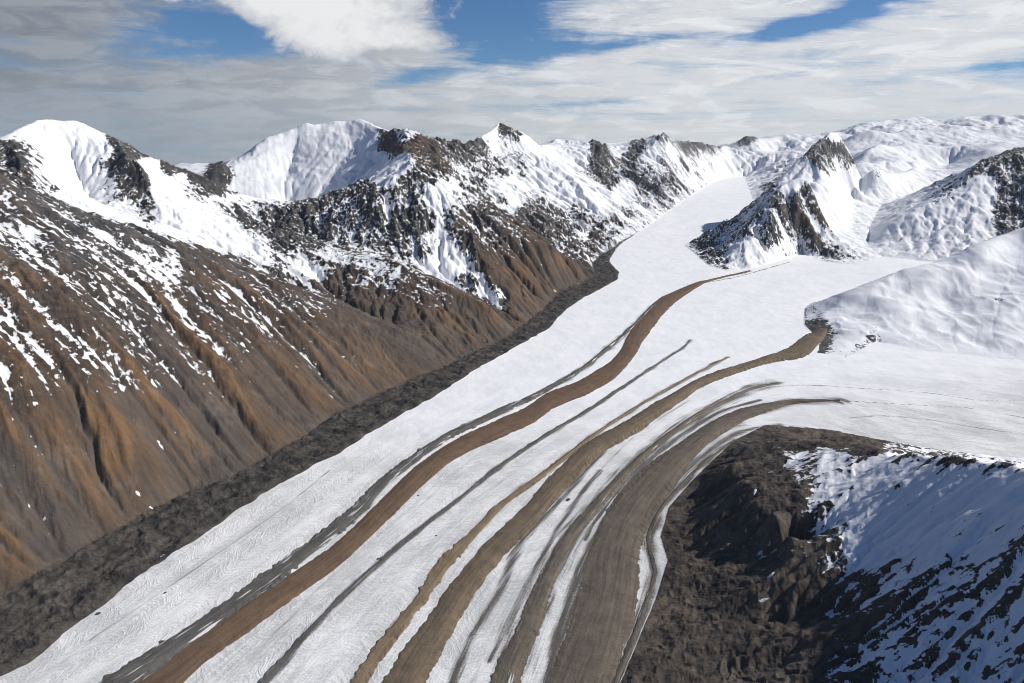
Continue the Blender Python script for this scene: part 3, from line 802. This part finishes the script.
SNL = np.where(FLAT, .02 + .3 * sstep(6800, 9000, R) * (1 + fbm(X / 60, Y / 60, 39, 2)), SN)

# ------------------------------------------------------------------ materials


def mat(name):
    m = bpy.data.materials.new(name)
    m.use_nodes = True
    return m, NT(m.node_tree)


def finish(t, color, rough, bump=None, dist=1.0, strength=1.0, spec=.25):
    b = t.n('ShaderNodeBsdfPrincipled')
    t.put(b.inputs['Base Color'], color)
    t.put(b.inputs['Roughness'], rough)
    b.inputs['Specular IOR Level'].default_value = spec
    if bump is not None:
        bp = t.n('ShaderNodeBump')
        bp.inputs['Distance'].default_value = dist
        bp.inputs['Strength'].default_value = strength
        t.put(bp.inputs['Height'], bump)
        t.put(b.inputs['Normal'], bp.outputs[0])
    o = t.n('ShaderNodeOutputMaterial')
    t.put(o.inputs[0], b.outputs[0])


def mountain_material(name, snow_col=(.86, .87, .89)):
    m, t = mat(name)
    pos = t.n('ShaderNodeNewGeometry').outputs['Position']
    sn = t.attr('snow').outputs['Fac']
    tint = t.attr('tint').outputs['Color']
    st_ = t.n('ShaderNodeVectorMath', operation='MULTIPLY')
    t.put(st_.inputs[0], pos); st_.inputs[1].default_value = (1.0, 1.0, .45)
    nz = t.noise(st_.outputs[0], 1 / 26, 4, .66)
    nz2 = t.noise(pos, 1 / 9, 2, .6)
    big = t.noise(pos, 1 / 120, 5, .66, .6)
    f = t.m('ADD', sn, t.m('MULTIPLY', t.m('SUBTRACT', nz, .5), 1.25))
    f = t.ramp(f, .475, .545)
    scr = t.attr('scree').outputs['Fac']
    rough_k = t.m('SUBTRACT', 1.0, t.m('MULTIPLY', scr, .75))
    rock = t.mix(t.m('MULTIPLY', t.ramp(nz, .34, .68, 1, 0), t.m('MULTIPLY', rough_k, .55)), tint, (.012, .012, .013))
    rock = t.mix(t.ramp(big, .50, .74, 0, .55), rock, t.mix(.5, tint, (.23, .20, .17)))
    rock = t.mix(t.m('MULTIPLY', t.ramp(nz2, .3, .75, .25, 0), rough_k), rock, (.015, .015, .016))
    drift = t.noise(pos, 1 / 130, 4, .65, 1.2)
    snowc = t.mix(t.ramp(drift, .32, .66), t.mix(.25, snow_col, (.58, .61, .66)), snow_col)
    c = t.mix(f, rock, snowc)
    hgt = t.m('ADD', t.m('MULTIPLY', nz, t.m('SUBTRACT', 9.0, t.m('MULTIPLY', f, 6.5))), t.m('MULTIPLY', nz2, t.m('SUBTRACT', 2.2, t.m('MULTIPLY', f, 1.6))))
    rm = t.n('ShaderNodeTexNoise', noise_type='RIDGED_MULTIFRACTAL')
    t.put(rm.inputs['Vector'], pos)
    rm.inputs['Scale'].default_value = 1 / 75
    rm.inputs['Detail'].default_value = 4
    rm.inputs['Roughness'].default_value = .55
    hgt = t.m('ADD', hgt, t.m('MULTIPLY', rm.outputs[0], t.m('MULTIPLY', rough_k, t.m('SUBTRACT', 16.0, t.m('MULTIPLY', f, 14.0)))))
    finish(t, c, t.m('SUBTRACT', .9, t.m('MULTIPLY', f, .25)), hgt, 1.0, .75, .15)
    return m


M_MOUNT = mountain_material('snow_and_rock')

m_ice, t = mat('glacier_ice')
pos = t.n('ShaderNodeNewGeometry').outputs['Position']
ft = t.attr('flow_across').outputs['Fac']
fs = t.attr('flow_along').outputs['Fac']
dirt = t.attr('dirt').outputs['Fac']
bare = t.attr('bare').outputs['Fac']
wob = t.noise(pos, 1 / 160, 3, .5)
streak = t.noise(t.xyz(t.m('MULTIPLY', ft, 1 / 13), t.m('MULTIPLY', fs, 1 / 260), 1.0), 1.0, 6, .62, .15)
broad = t.noise(t.xyz(t.m('MULTIPLY', ft, 1 / 110), t.m('MULTIPLY', fs, 1 / 1500), 4.0), 1.0, 3, .5)
arc = t.m('MULTIPLY', t.m('COSINE', t.m('ADD', t.m('MULTIPLY', ft, 1 / 34), t.m('MULTIPLY', wob, 5.0))), 42.0)
cre = t.noise(t.xyz(t.m('MULTIPLY', t.m('ADD', fs, arc), 1 / 15), t.m('MULTIPLY', ft, 1 / 70), 7.0), 1.0, 4, .6, .5)
fine = t.noise(pos, 1 / 7, 4, .6)
gr = t.m('ADD', t.m('MULTIPLY', streak, .42), t.m('MULTIPLY', cre, t.ramp(wob, .3, .7, .25, .55)))
gr = t.m('ADD', gr, t.m('MULTIPLY', broad, .35))
gr = t.m('ADD', gr, t.m('MULTIPLY', t.m('SUBTRACT', fine, .5), .5))
ice = t.mix(t.ramp(gr, .34, .78), (.47, .475, .47), (.84, .84, .83))
icef = t.mix(t.ramp(gr, .40, .72), (.80, .82, .84), (.91, .91, .91))
c = t.mix(bare, icef, ice)
dn = t.m('ADD', dirt, t.m('MULTIPLY', t.m('SUBTRACT', t.m('ADD', t.m('MULTIPLY', streak, .7), t.m('MULTIPLY', fine, .3)), .5), 1.1))
dcol = t.mix(fine, (.060, .055, .050), (.14, .125, .108))
c = t.mix(t.ramp(dn, .36, .66), c, dcol)
hgt = t.m('ADD', t.m('MULTIPLY', cre, 2.6), t.m('ADD', t.m('MULTIPLY', streak, 1.6), t.m('MULTIPLY', fine, 1.0)))
finish(t, c, .7, t.m('MULTIPLY', hgt, t.m('ADD', .25, bare)), 1.0, .8, .2)


def debris(name, dark, light, scale=1.0):
    m, t = mat(name)
    pos = t.n('ShaderNodeNewGeometry').outputs['Position']
    u = t.attr('across').outputs['Fac']; s = t.attr('along').outputs['Fac']
    st = t.noise(t.xyz(t.m('MULTIPLY', u, 1 / 14), t.m('MULTIPLY', s, 1 / 260), 2.0), 1.0, 5, .6, .2)
    nb = t.noise(pos, 1 / 60, 5, .6)
    nf = t.noise(pos, 1 / 6, 4, .62)
    f = t.m('ADD', t.m('MULTIPLY', st, .5), t.m('ADD', t.m('MULTIPLY', nb, .35), t.m('MULTIPLY', nf, .25)))
    c = t.mix(t.ramp(f, .38, .70), dark, light)
    c = t.mix(t.ramp(t.noise(t.xyz(t.m('MULTIPLY', u, 1 / 22), t.m('MULTIPLY', s, 1 / 700), 5.0), 1.0, 4, .6), .5, .72, 0, .6), c, t.mix(.5, dark, (.05, .05, .05)))
    c = t.mix(t.ramp(t.attr('melt').outputs['Fac'], .45, .6), c, (.62, .62, .61))
    finish(t, c, .92, t.m('ADD', t.m('MULTIPLY', nf, 1.8), t.m('MULTIPLY', nb, 2.5)), 1.0, .8, .1)
    return m


# ------------------------------------------------------------------ mesh from the plan grid
def grid_object(name, cells, label, material, attrs, kind='structure', hh=None):
    """cells: boolean (NT-1, NR-1) of the quads that belong to this object"""
    vi = np.zeros((NT_, NR_), bool)
    vi[:-1, :-1] |= cells; vi[1:, :-1] |= cells; vi[:-1, 1:] |= cells; vi[1:, 1:] |= cells
    idx = np.full((NT_, NR_), -1, np.int64)
    idx[vi] = np.arange(vi.sum())
    co = np.stack([X[vi], Y[vi], (H if hh is None else hh)[vi]], 1).astype(np.float32)
    ci, cj = np.nonzero(cells)
    q = np.stack([idx[ci, cj], idx[ci, cj + 1], idx[ci + 1, cj + 1], idx[ci + 1, cj]], 1).astype(np.int32)
    # split each quad off the diagonal so that ribs stay crisp; faces look up (counter-clockwise)
    q = q[:, ::-1]
    me = bpy.data.meshes.new(name)
    me.vertices.add(len(co)); me.vertices.foreach_set('co', co.ravel())
    me.loops.add(q.size); me.loops.foreach_set('vertex_index', np.ascontiguousarray(q).ravel())
    me.polygons.add(len(q))
    me.polygons.foreach_set('loop_start', np.arange(0, q.size, 4, dtype=np.int32))
    me.polygons.foreach_set('use_smooth', np.ones(len(q), bool))
    for an, arr in attrs.items():
        if arr.ndim == 3:
            a = me.attributes.new(an, 'FLOAT_COLOR', 'POINT')
            rgba = np.ones((len(co), 4), np.float32); rgba[:, :3] = arr[vi]
            a.data.foreach_set('color', rgba.ravel())
        else:
            a = me.attributes.new(an, 'FLOAT', 'POINT')
            a.data.foreach_set('value', np.ascontiguousarray(arr[vi], np.float32))
    me.update(calc_edges=True)
    me.materials.append(material)
    o = bpy.data.objects.new(name, me)
    sc.collection.objects.link(o)
    if kind:
        o['kind'] = kind
    o['label'] = label
    return o


def cellify(a):
    return a[:-1, :-1]


EA = (H - CAMZ) / R
EM = np.maximum.accumulate(EA, axis=1)
HID = EA < EM - .035
for _ in range(1):
    HID[1:-1] &= HID[:-2] & HID[2:]
cull = cellify(HID)
zc = cellify(ZONE); fc = cellify(FLAT); ic = cellify(ICE)
NAMES = {
    1: ('scree_mountainside', 'brown scree mountainside with snow streaked gullies along the left of the glacier'),
    2: ('snow_peak', 'flat topped snow peak with a dark rock rib at the far left of the skyline'),
    3: ('rock_ridge', 'dark snow dusted ridge falling to a bare brown shoulder below the snow basin'),
    4: ('snow_mountain', 'broad white ice covered mountain above a flat snow basin'),
    5: ('rock_spur', 'grey rock spur with dark triangular faces and a brown toe at the glacier bend'),
    6: ('pyramid_peak', 'pointed snow pyramid with rocky ribs running down to the glacier'),
    7: ('mountain_range', 'line of small snowy peaks along the left of the upper glacier'),
    8: ('distant_mountain_range', 'pale snow range beyond the head of the main glacier'),
    9: ('nunatak', 'rocky snow mountain standing between the two arms of ice'),
    10: ('icefield', 'white icefield with low pale domes on the right skyline'),
    11: ('icefall', 'crevassed icefall coming down to the right of the middle mountain'),
    12: ('snow_ridge', 'snow ridge with dark rock at the right edge behind the smooth dome'),
    13: ('snow_dome', 'smooth bluish snow dome rising from the ice at the right edge'),
    14: ('shaded_spur', 'steep shaded spur with blue snow and dark gullies at the lower right'),
}
for z, (nm, lb) in NAMES.items():
    grid_object(nm, (zc == z) & ~fc & ~cull, lb, M_MOUNT, {'snow': SN, 'tint': rk, 'scree': SCR})
lc = cellify(LATC)
grid_object('lateral_moraine', lc, 'dark hummocky rubble strip between the brown mountainside and the white ice', M_MOUNT, {'snow': SNL, 'tint': rkl, 'scree': SCR * .2}, hh=HL)

# ------------------------------------------------------------------ moraines on the ice: centre line (pixel x, y, half width in pixels across)
MOR = {
    'brown_moraine': [(750, 271, .5), (728, 276, .8), (708, 281, 1.6), (699, 284, 3), (681, 293, 6), (664, 304, 9), (649, 319, 11), (634, 340, 11), (626, 355, 10), (608, 373, 11), (582, 388, 11), (552, 400, 11), (527, 416, 11.5), (469, 442, 12), (432, 465, 12), (399, 495, 13), (366, 528, 13),
                      (324, 564, 14), (283, 593, 15), (241, 622, 16), (200, 651, 17), (162, 683, 20), (110, 725, 23), (40, 780, 26)],
    'grey_moraine': [(655, 305, 1.5), (646, 313, 1.8), (628, 331, 2), (605, 350, 2.2), (582, 369, 2.4), (546, 390, 3), (511, 407, 4), (486, 418, 5), (448, 436, 5), (415, 458, 6), (382, 484, 7), (357, 511, 8), (320, 541, 8.5), (279, 572, 9.5), (237, 602, 11), (200, 628, 12), (124, 678, 15), (40, 735, 18), (-30, 785, 20)],
    'dark_moraine': [(690, 340, .3), (681, 349, .7), (655, 366, 1.3), (628, 384, 2.2), (602, 401, 2.4), (579, 416, 2.2), (540, 439, 2.6), (498, 468, 3.0), (448, 508, 2.8), (407, 539, 3.4), (366, 574, 4), (324, 615, 4.5), (283, 661, 6), (262, 685, 7), (200, 752, 9)],
    'tan_moraine': [(728, 357, .8), (690, 377, .9), (640, 405, 1.2), (591, 437, 2), (549, 470, 3), (504, 503, 4), (471, 537, 6), (448, 561, 8), (419, 600, 7.5), (386, 642, 7.5), (358, 683, 8), (320, 740, 9)],
    'ochre_moraine': [(826, 332, 2.5), (818, 337, 8), (806, 345, 11), (795, 352, 9), (782, 356, 6), (763, 361, 5), (732, 371, 5.5), (700, 383, 6), (673, 400, 8), (632, 426, 10), (591, 451, 11.5), (562, 479, 12.5), (533, 512, 13.5), (498, 547, 14), (468, 582, 15.5), (444, 618, 18), (420, 655, 21), (404, 683, 25), (360, 760, 30)],
    'striped_moraine': [(775, 383, .4), (760, 386, .7), (732, 398, 1.4), (702, 413, 2.4), (665, 438, 3.2), (624, 475, 5), (595, 508, 6.5), (570, 538, 8), (549, 575, 10), (529, 624, 13), (511, 665, 15), (503, 690, 17), (480, 760, 20)],
    'wide_moraine': [(840, 400.5, .5), (820, 401, 1.1), (790, 403, 3.0), (757, 410, 7), (723, 424, 11), (692, 446, 14), (660, 478, 19), (632, 512, 23), (615, 550, 27), (609, 590, 31), (597, 635, 33), (578, 690, 35), (545, 770, 38)],
    'margin_moraine': [(735, 440, 1.2), (708, 460, 1.8), (684, 482, 2), (662, 507, 2.4), (650, 530, 2.4), (649, 548, 2.2), (655, 575, 2.4), (643, 610, 3), (628, 650, 3.6), (612, 690, 4), (585, 750, 5)],
}
MSC = {'brown_moraine': 0.74, 'grey_moraine': 0.8, 'dark_moraine': 0.62, 'tan_moraine': 0.85, 'ochre_moraine': 0.8, 'striped_moraine': 0.85, 'wide_moraine': 0.92, 'margin_moraine': 0.8}
MOR = {k_: [(a, b, c_ * MSC[k_] * (1 if b > 470 or k_ != 'wide_moraine' else .8)) for a, b, c_ in v] for k_, v in MOR.items()}
MSTYLE = {  # crest height in metres, dark colour, light colour, edge raggedness, label
    'brown_moraine': (8, (.105, .070, .047), (.185, .124, .082), .09, 'reddish brown debris band curving down the ice nearest the left valley side'),
    'grey_moraine': (6, (.070, .068, .064), (.150, .142, .130), .38, 'thin grey debris band just left of the reddish brown one'),
    'dark_moraine': (5, (.070, .068, .066), (.160, .155, .145), .65, 'narrow dark debris line between the reddish brown and tan bands'),
    'tan_moraine': (5, (.150, .110, .070), (.270, .205, .135), .5, 'slim tan debris strip beside the left of the ochre band'),
    'ochre_moraine': (13, (.100, .080, .058), (.210, .160, .108), .13, 'broad ochre brown debris band starting at the rocky toe of the snow dome'),
    'striped_moraine': (9, (.085, .074, .062), (.190, .160, .125), .22, 'streaky brown debris band left of the widest one'),
    'wide_moraine': (13, (.085, .072, .060), (.175, .144, .112), .10, 'widest grey brown debris band sweeping round the shaded spur'),
    'margin_moraine': (8, (.060, .055, .050), (.150, .130, .108), .55, 'thin dark debris line along the ice edge below the shaded spur'),
}


def spline(p, n):
    p = np.array(p, float)
    q = np.vstack([2 * p[0] - p[1], p, 2 * p[-1] - p[-2]])
    seg = np.r_[0, np.cumsum(np.hypot(*(p[1:, :2] - p[:-1, :2]).T))]
    s = np.linspace(0, seg[-1], n)
    i = np.clip(np.searchsorted(seg, s, side='right') - 1, 0, len(p) - 2)
    t = ((s - seg[i]) / (seg[i + 1] - seg[i]))[:, None]
    a, b, c, d = q[i], q[i + 1], q[i + 2], q[i + 3]
    return .5 * (2 * b + (c - a) * t + (2 * a - 5 * b + 4 * c - d) * t * t + (3 * b - a - 3 * c + d) * t ** 3)


def moraine_frame(pts, n):
    """centre line on the ice in metres, with half widths in metres"""
    q = spline(pts, n)
    d = np.gradient(q[:, :2], axis=0); d /= np.linalg.norm(d, axis=1)[:, None]
    nrm = np.stack([-d[:, 1], d[:, 0]], 1)
    hw = np.maximum(q[:, 2], .5)[:, None]
    a = np.array([og(*v) for v in q[:, :2] + nrm * hw]); b = np.array([og(*v) for v in q[:, :2] - nrm * hw])
    return a, b


# flow coordinate on the ice: constant along each moraine
fl_lines = [L(EDGE, 'g')] + [[og(*p[:2]) for p in MOR[k_]] for k_ in ('grey_moraine', 'brown_moraine', 'dark_moraine', 'tan_moraine', 'ochre_moraine', 'striped_moraine', 'wide_moraine', 'margin_moraine')] + \
           [L([(1150, 400), (1024, 400), (950, 385), (880, 378), (820, 372)], 'g'), L([(850, 250), (800, 290), (760, 325), (728, 350)], 'g'), L([(735, 190), (690, 230), (660, 270), (640, 300)], 'g')]
fl_vals = [0, 560, 660, 950, 1150, 1300, 1550, 1800, 2100, 1500, 1050, 450]


def flow_constraint(k):
    m, v = raster(fl_lines, k, fl_vals)
    return m, v


Fc, fth, frh = solve(flow_constraint, ((16, 300), (8, 200), (4, 120)))
FT = upsample(blur(Fc, 1), fth, frh, TH, RH)
FS = .35 * X + .93 * Y

# dirt streaks too thin to stand proud of the ice
DIRT = np.full(X.shape, .0, np.float32)


def streaks(pts, width, strength):
    global DIRT
    q = spline(pts, 160)
    c = np.array([og(*v) for v in q[:, :2]])
    sel = FLAT & (R > c[:, 1].min() * .8) & (R < np.hypot(c[:, 0], c[:, 1]).max() * 1.1)
    xs, ys = X[sel], Y[sel]
    best_ = np.full(xs.shape, 1e9)
    for (a, b, _), (a2, b2, _) in zip(c[:-1], c[1:]):
        vx, vy = a2 - a, b2 - b
        tt = np.clip(((xs - a) * vx + (ys - b) * vy) / (vx * vx + vy * vy + 1e-9), 0, 1)
        best_ = np.minimum(best_, (xs - a - tt * vx) ** 2 + (ys - b - tt * vy) ** 2)
    wv = width * (1 + .5 * vnoise(FS[sel] / 130, FS[sel] * 0 + width, 3))
    add = strength * np.exp(-best_ / (wv * wv + 1e-6))
    DIRT[sel] = np.maximum(DIRT[sel], add)


for key, pts in MOR.items():
    streaks(pts, {'brown_moraine': 46, 'wide_moraine': 105, 'ochre_moraine': 66, 'grey_moraine': 52, 'dark_moraine': 30, 'tan_moraine': 36, 'striped_moraine': 85, 'margin_moraine': 46}[key], .62)
streaks([(640, 420, 1), (600, 455, 1), (560, 500, 1), (520, 545, 1), (500, 590, 1), (470, 640, 1), (450, 690, 1)], 30, .62)
streaks([(760, 400, 1), (720, 412, 1), (680, 436, 1), (640, 470, 1), (605, 520, 1), (580, 570, 1), (560, 630, 1), (545, 690, 1)], 30, .66)
streaks([(712, 405, 1), (690, 418, 1), (650, 450, 1), (600, 515, 1), (585, 540, 1)], 14, .66)
streaks([(1040, 400, 1), (980, 400, 1), (920, 392, 1), (860, 388, 1), (800, 385, 1), (740, 392, 1)], 10, .58)
streaks([(1060, 424, 1), (1023, 417, 1), (969, 408, 1), (921, 405.5, 1), (871, 402.5, 1), (826, 400, 1)], 9, .66)
streaks([(1040, 436, 1), (980, 428, 1), (930, 420, 1), (880, 416, 1), (850, 418, 1)], 13, .6)
streaks([(440, 480, 1), (400, 517, 1), (350, 560, 1), (300, 608, 1), (250, 660, 1)], 20, .44)
streaks([(330, 470, 1), (280, 510, 1), (220, 552, 1), (150, 600, 1), (90, 640, 1)], 9, .52)
streaks([(790, 262, 1), (740, 276, 1), (705, 283, 1)], 18, .64)
streaks([(600, 470, 1), (570, 510, 1), (540, 560, 1), (515, 610, 1), (490, 660, 1)], 26, .6)
streaks([(586, 560, 1), (575, 600, 1), (560, 650, 1), (548, 690, 1)], 30, .66)
streaks([(690, 400, 1), (640, 432, 1), (600, 470, 1)], 12, .5)
streaks([(520, 425, 1), (480, 452, 1), (440, 488, 1), (400, 525, 1)], 12, .42)
streaks([(780, 425, 1), (740, 432, 1), (700, 458, 1), (680, 478, 1)], 40, .62)
BARE = np.clip(sstep(395, 470, PY + .10 * (PX - 500) - 12 * patch), 0, 1) * .92 + .06 * sstep(280, 420, PY)
# snowed-over upper ice; more debris dust towards the right margin
DIRT = np.maximum(DIRT, .45 * sstep(.25, .75, blur((FLAT & ~ICE).astype(np.float32), 4)))
ICEOBJ = grid_object('glacier', fc & ~cellify(SD > 30) & ~cull, 'long white glacier striped with debris bands winding down the valley', m_ice, {'flow_across': FT.astype(np.float32), 'flow_along': FS.astype(np.float32), 'dirt': DIRT, 'bare': BARE.astype(np.float32)})


def surf(x, y):
    """height of the built ground"""
    fi = np.clip((np.arctan2(x, y) - TH[0]) / (TH[1] - TH[0]), 0, NT_ - 1.001)
    fj = np.clip((np.log(np.hypot(x, y)) - RH[0]) / (RH[1] - RH[0]), 0, NR_ - 1.001)
    i = fi.astype(int); j = fj.astype(int); u = fi - i; v = fj - j
    return (H[i, j] * (1 - u) + H[i + 1, j] * u) * (1 - v) + (H[i, j + 1] * (1 - u) + H[i + 1, j + 1] * u) * v


for q_, (key, pts) in enumerate(MOR.items()):
    hgt, dark, light, rag, label = MSTYLE[key]
    wmax = max(p[2] for p in pts)
    n = 1200; mcross = int(min(64, max(16, wmax * 1.6)))
    a, b = moraine_frame(pts, n)
    # evenly spaced by picture length is fine near; keep rows
    u = np.linspace(-1, 1, mcross)[None, :]
    mid = (a + b) / 2; half = (a - b) / 2
    over = 1.25
    gx_ = mid[:, 0:1] + half[:, 0:1] * u * over; gy_ = mid[:, 1:2] + half[:, 1:2] * u * over
    hw = np.linalg.norm(half[:, :2], axis=1)[:, None]
    s = np.r_[0, np.cumsum(np.linalg.norm(np.diff(mid[:, :2], axis=0), axis=1))][:, None] + 0 * u
    uu = u * hw * over
    # ragged edges: the debris sheet dips in and out of the ice
    def ragged(side):
        return 1 + rag * (1.1 * vnoise(s / 260, 0 * s + side, 100 + q_) + .6 * vnoise(s / 75, 0 * s + side + .4, 130 + q_) + .8 * vnoise(s / 22, uu / 30 + side, 160 + q_))
    wl_ = sstep(-.6, .6, u + 0 * s)
    edge = ragged(9.3) * (1 - wl_) + ragged(27.7) * wl_
    prof = 1 - (u * over) ** 2 + (edge ** 2 - 1) * sstep(.45, .95, np.abs(u * over) + 0 * s)
    asym = 1 - .25 * u
    z = surf(gx_, gy_) + np.clip(prof, -1, 1.2) * hgt * np.minimum(1, hw / 32 + .18) * asym * .62 * (1 + 1.1 * sstep(2700, 3800, gy_))
    z = z + (1.1 * vnoise(s / 160, uu / 45, 200 + q_) + 0.3 * vnoise(s / 40, uu / 14, 230 + q_)) * np.minimum(1, hw / 40) * np.clip(prof * 3, 0, 1) * 1.0
    z = np.where(prof < 0, np.minimum(z, surf(gx_, gy_) - .2 + prof * 6), z + .35)
    verts = np.stack([gx_, gy_, z], -1).reshape(-1, 3).astype(np.float32)
    ii = (np.arange(n - 1)[:, None] * mcross + np.arange(mcross - 1)[None, :]).ravel()
    faces = np.stack([ii, ii + 1, ii + mcross + 1, ii + mcross], 1).astype(np.int32)
    v0, v1, v2 = verts[faces[0][:3]]
    if np.cross(v1 - v0, v2 - v0)[2] < 0:
        faces = faces[:, ::-1]
    me = bpy.data.meshes.new(key)
    me.vertices.add(len(verts)); me.vertices.foreach_set('co', verts.ravel())
    me.loops.add(faces.size); me.loops.foreach_set('vertex_index', np.ascontiguousarray(faces).ravel())
    me.polygons.add(len(faces)); me.polygons.foreach_set('loop_start', np.arange(0, faces.size, 4, dtype=np.int32))
    me.polygons.foreach_set('use_smooth', np.ones(len(faces), bool))
    melt = .5 * fbm(s / 200, uu / 9, 300 + q_, 3) + .1
    melt = np.clip(melt, 0, 1) * {'grey_moraine': 2.2, 'striped_moraine': 1.7, 'dark_moraine': 1.6, 'margin_moraine': 1.5, 'wide_moraine': .55, 'brown_moraine': .3, 'ochre_moraine': .3, 'tan_moraine': .9}[key]
    for an, arr in (('across', uu), ('along', s), ('melt', melt)):
        at_ = me.attributes.new(an, 'FLOAT', 'POINT')
        at_.data.foreach_set('value', np.ascontiguousarray(arr, np.float32).ravel())
    me.update(calc_edges=True)
    me.materials.append(debris(key, dark, light))
    o = bpy.data.objects.new(key, me)
    sc.collection.objects.link(o)
    o['kind'] = 'structure'
    o['label'] = label

# ------------------------------------------------------------------ small things lying about: snow patches, debris mounds, a melt pond
def hit(px, py):
    """where the sight line through a pixel meets the built ground"""
    dx_, dy_, dz_ = ray(px, py)
    tt = np.linspace(1500, 14000, 6000)
    g = surf(dx_ * tt, dy_ * tt)
    below = np.nonzero(CAMZ + dz_ * tt < g)[0]
    k_ = tt[below[0]]
    return dx_ * k_, dy_ * k_


m_patch, t = mat('old_snow')
pos = t.n('ShaderNodeNewGeometry').outputs['Position']
nn = t.noise(pos, 1 / 5, 4, .6)
finish(t, t.mix(nn, (.62, .64, .67), (.86, .87, .88)), .65, nn, 1.0, .6, .2)
m_mound, t = mat('dark_debris')
pos = t.n('ShaderNodeNewGeometry').outputs['Position']
nn = t.noise(pos, 1 / 3, 5, .65)
finish(t, t.mix(nn, (.030, .028, .026), (.12, .105, .09)), .95, nn, 1.2, .9, .1)
m_pond, t = mat('melt_water')
pos = t.n('ShaderNodeNewGeometry').outputs['Position']
finish(t, (.075, .115, .100), .12, t.noise(pos, 1 / 4, 2, .5), .05, .3, .5)


def lens(name, px, py, ra, rb, rot, high, material, label, cat, seed, group=None, kind=None, flat=False):
    """a low irregular body that lies on the ground, sunk a little at its rim"""
    x0, y0 = hit(px, py)
    na, nrg = 28, 7
    ang = np.arange(na) * 2 * np.pi / na
    out = 1 + .28 * vnoise(np.cos(ang) * 1.4 + seed * 3.1, np.sin(ang) * 1.4, seed) + .16 * vnoise(np.cos(ang) * 4, np.sin(ang) * 4 + seed, seed + 5)
    vs = []
    gz0 = float(surf(np.array([x0]), np.array([y0]))[0])
    for q in range(nrg + 1):
        f = q / nrg
        lx = ra * f * out * np.cos(ang); ly = rb * f * out * np.sin(ang)
        gx2 = x0 + lx * math.cos(rot) - ly * math.sin(rot); gy2 = y0 + lx * math.sin(rot) + ly * math.cos(rot)
        gz = surf(gx2, gy2)
        bump_ = high * (1 - f * f) * (1 + .35 * vnoise(gx2 / (ra * .4), gy2 / (ra * .4), seed + 9))
        vs.append(np.stack([gx2, gy2, (np.full(na, gz0 + .6) if flat else gz + bump_ + .5 - f * 1.2)], 1))
    vs = np.concatenate(vs)
    fs_ = []
    for q in range(nrg):
        for a in range(na):
            b = (a + 1) % na
            fs_.append((q * na + a, (q + 1) * na + a, (q + 1) * na + b, q * na + b))
    me_ = bpy.data.meshes.new(name)
    me_.from_pydata((vs - np.array([x0, y0, gz0])).tolist(), [], fs_)
    me_.polygons.foreach_set('use_smooth', np.ones(len(fs_), bool))
    me_.materials.append(material)
    o_2 = bpy.data.objects.new(name, me_)
    o_2.location = (x0, y0, gz0)
    sc.collection.objects.link(o_2)
    o_2['label'] = label
    if kind:
        o_2['kind'] = kind
    else:
        o_2['category'] = cat
    if group:
        o_2['group'] = group


SPG = 'old snow patches on bare ground'
for q_, (px, py, ra, rb, rot, lb) in enumerate([
        (771, 575, 15, 8, .5, 'rounded white snow patch in the dark gullies left of the shaded snow face'),
        (763, 601, 17, 5, .1, 'thin white snow sliver just below the rounded patch in the dark gullies'),
        (755, 492, 12, 5, .9, 'small snow scrap high in the black bank below the brown crest'),
        (138, 494, 9, 7, .3, 'tiny snow patch at the foot of the orange buttress, the upper one'),
        (151, 508, 8, 5, .3, 'tiny snow patch at the foot of the orange buttress, the lower one'),
        (555, 291, 17, 10, .4, 'white snow patch on the brown toe left of the glacier bend'),
        (579, 285, 17, 9, .4, 'white snow patch nearest the ice at the glacier bend')]):
    lens('snow_patch', px, py, ra, rb, rot, 2.2, m_patch, lb, 'snow patch', 11 + q_, SPG)
DMG = 'dark debris mounds standing on the ice'
for q_, (px, py, ra, rb, rot, hh_, lb) in enumerate([
        (568, 500, 15, 7, 1.0, 6, 'dark debris mound on the white ice right of the ochre band'),
        (98, 614, 11, 5, .9, 5, 'dark debris mound at the lower left edge of the ice'),
        (165, 593, 7, 4, .9, 4, 'small dark debris mound on the ice near the left margin'),
        (418, 496, 7, 4, .6, 4, 'dark debris mound just right of the reddish brown band'),
        (378, 559, 7, 4, .7, 4, 'small dark debris mound beside the narrow dark line'),
        (436, 536, 6, 4, .4, 3, 'tiny dark debris mound between the narrow dark line and the tan strip')]):
    lens('debris_mound', px, py, ra, rb, rot, hh_, m_mound, lb, 'debris mound', 41 + q_, DMG)
lens('pond', 298, 452, 26, 8, 1.05, 0, m_pond, 'small grey green melt pond in the rubble along the left of the ice', 'pond', 71, None, 'structure', True)

# ------------------------------------------------------------------ air: thin even haze round the whole place
import bmesh
bm = bmesh.new()
bmesh.ops.create_cube(bm, size=1.0)
for v in bm.verts:
    v.co.x *= 72000.0
    v.co.y = 22500.0 + v.co.y * 47000.0
    v.co.z = 1650.0 + v.co.z * 3700.0
me = bpy.data.meshes.new('haze'); bm.to_mesh(me); bm.free()
hz, t = mat('haze')
pv = t.n('ShaderNodeVolumePrincipled')
pv.inputs['Color'].default_value = (.80, .88, 1.0, 1)
pv.inputs['Density'].default_value = 4e-6
o_ = t.n('ShaderNodeOutputMaterial')
t.put(o_.inputs['Volume'], pv.outputs[0])
me.materials.append(hz)
o = bpy.data.objects.new('haze', me)
sc.collection.objects.link(o)
o['kind'] = 'stuff'
o['label'] = 'thin pale blue air haze over the distant peaks'
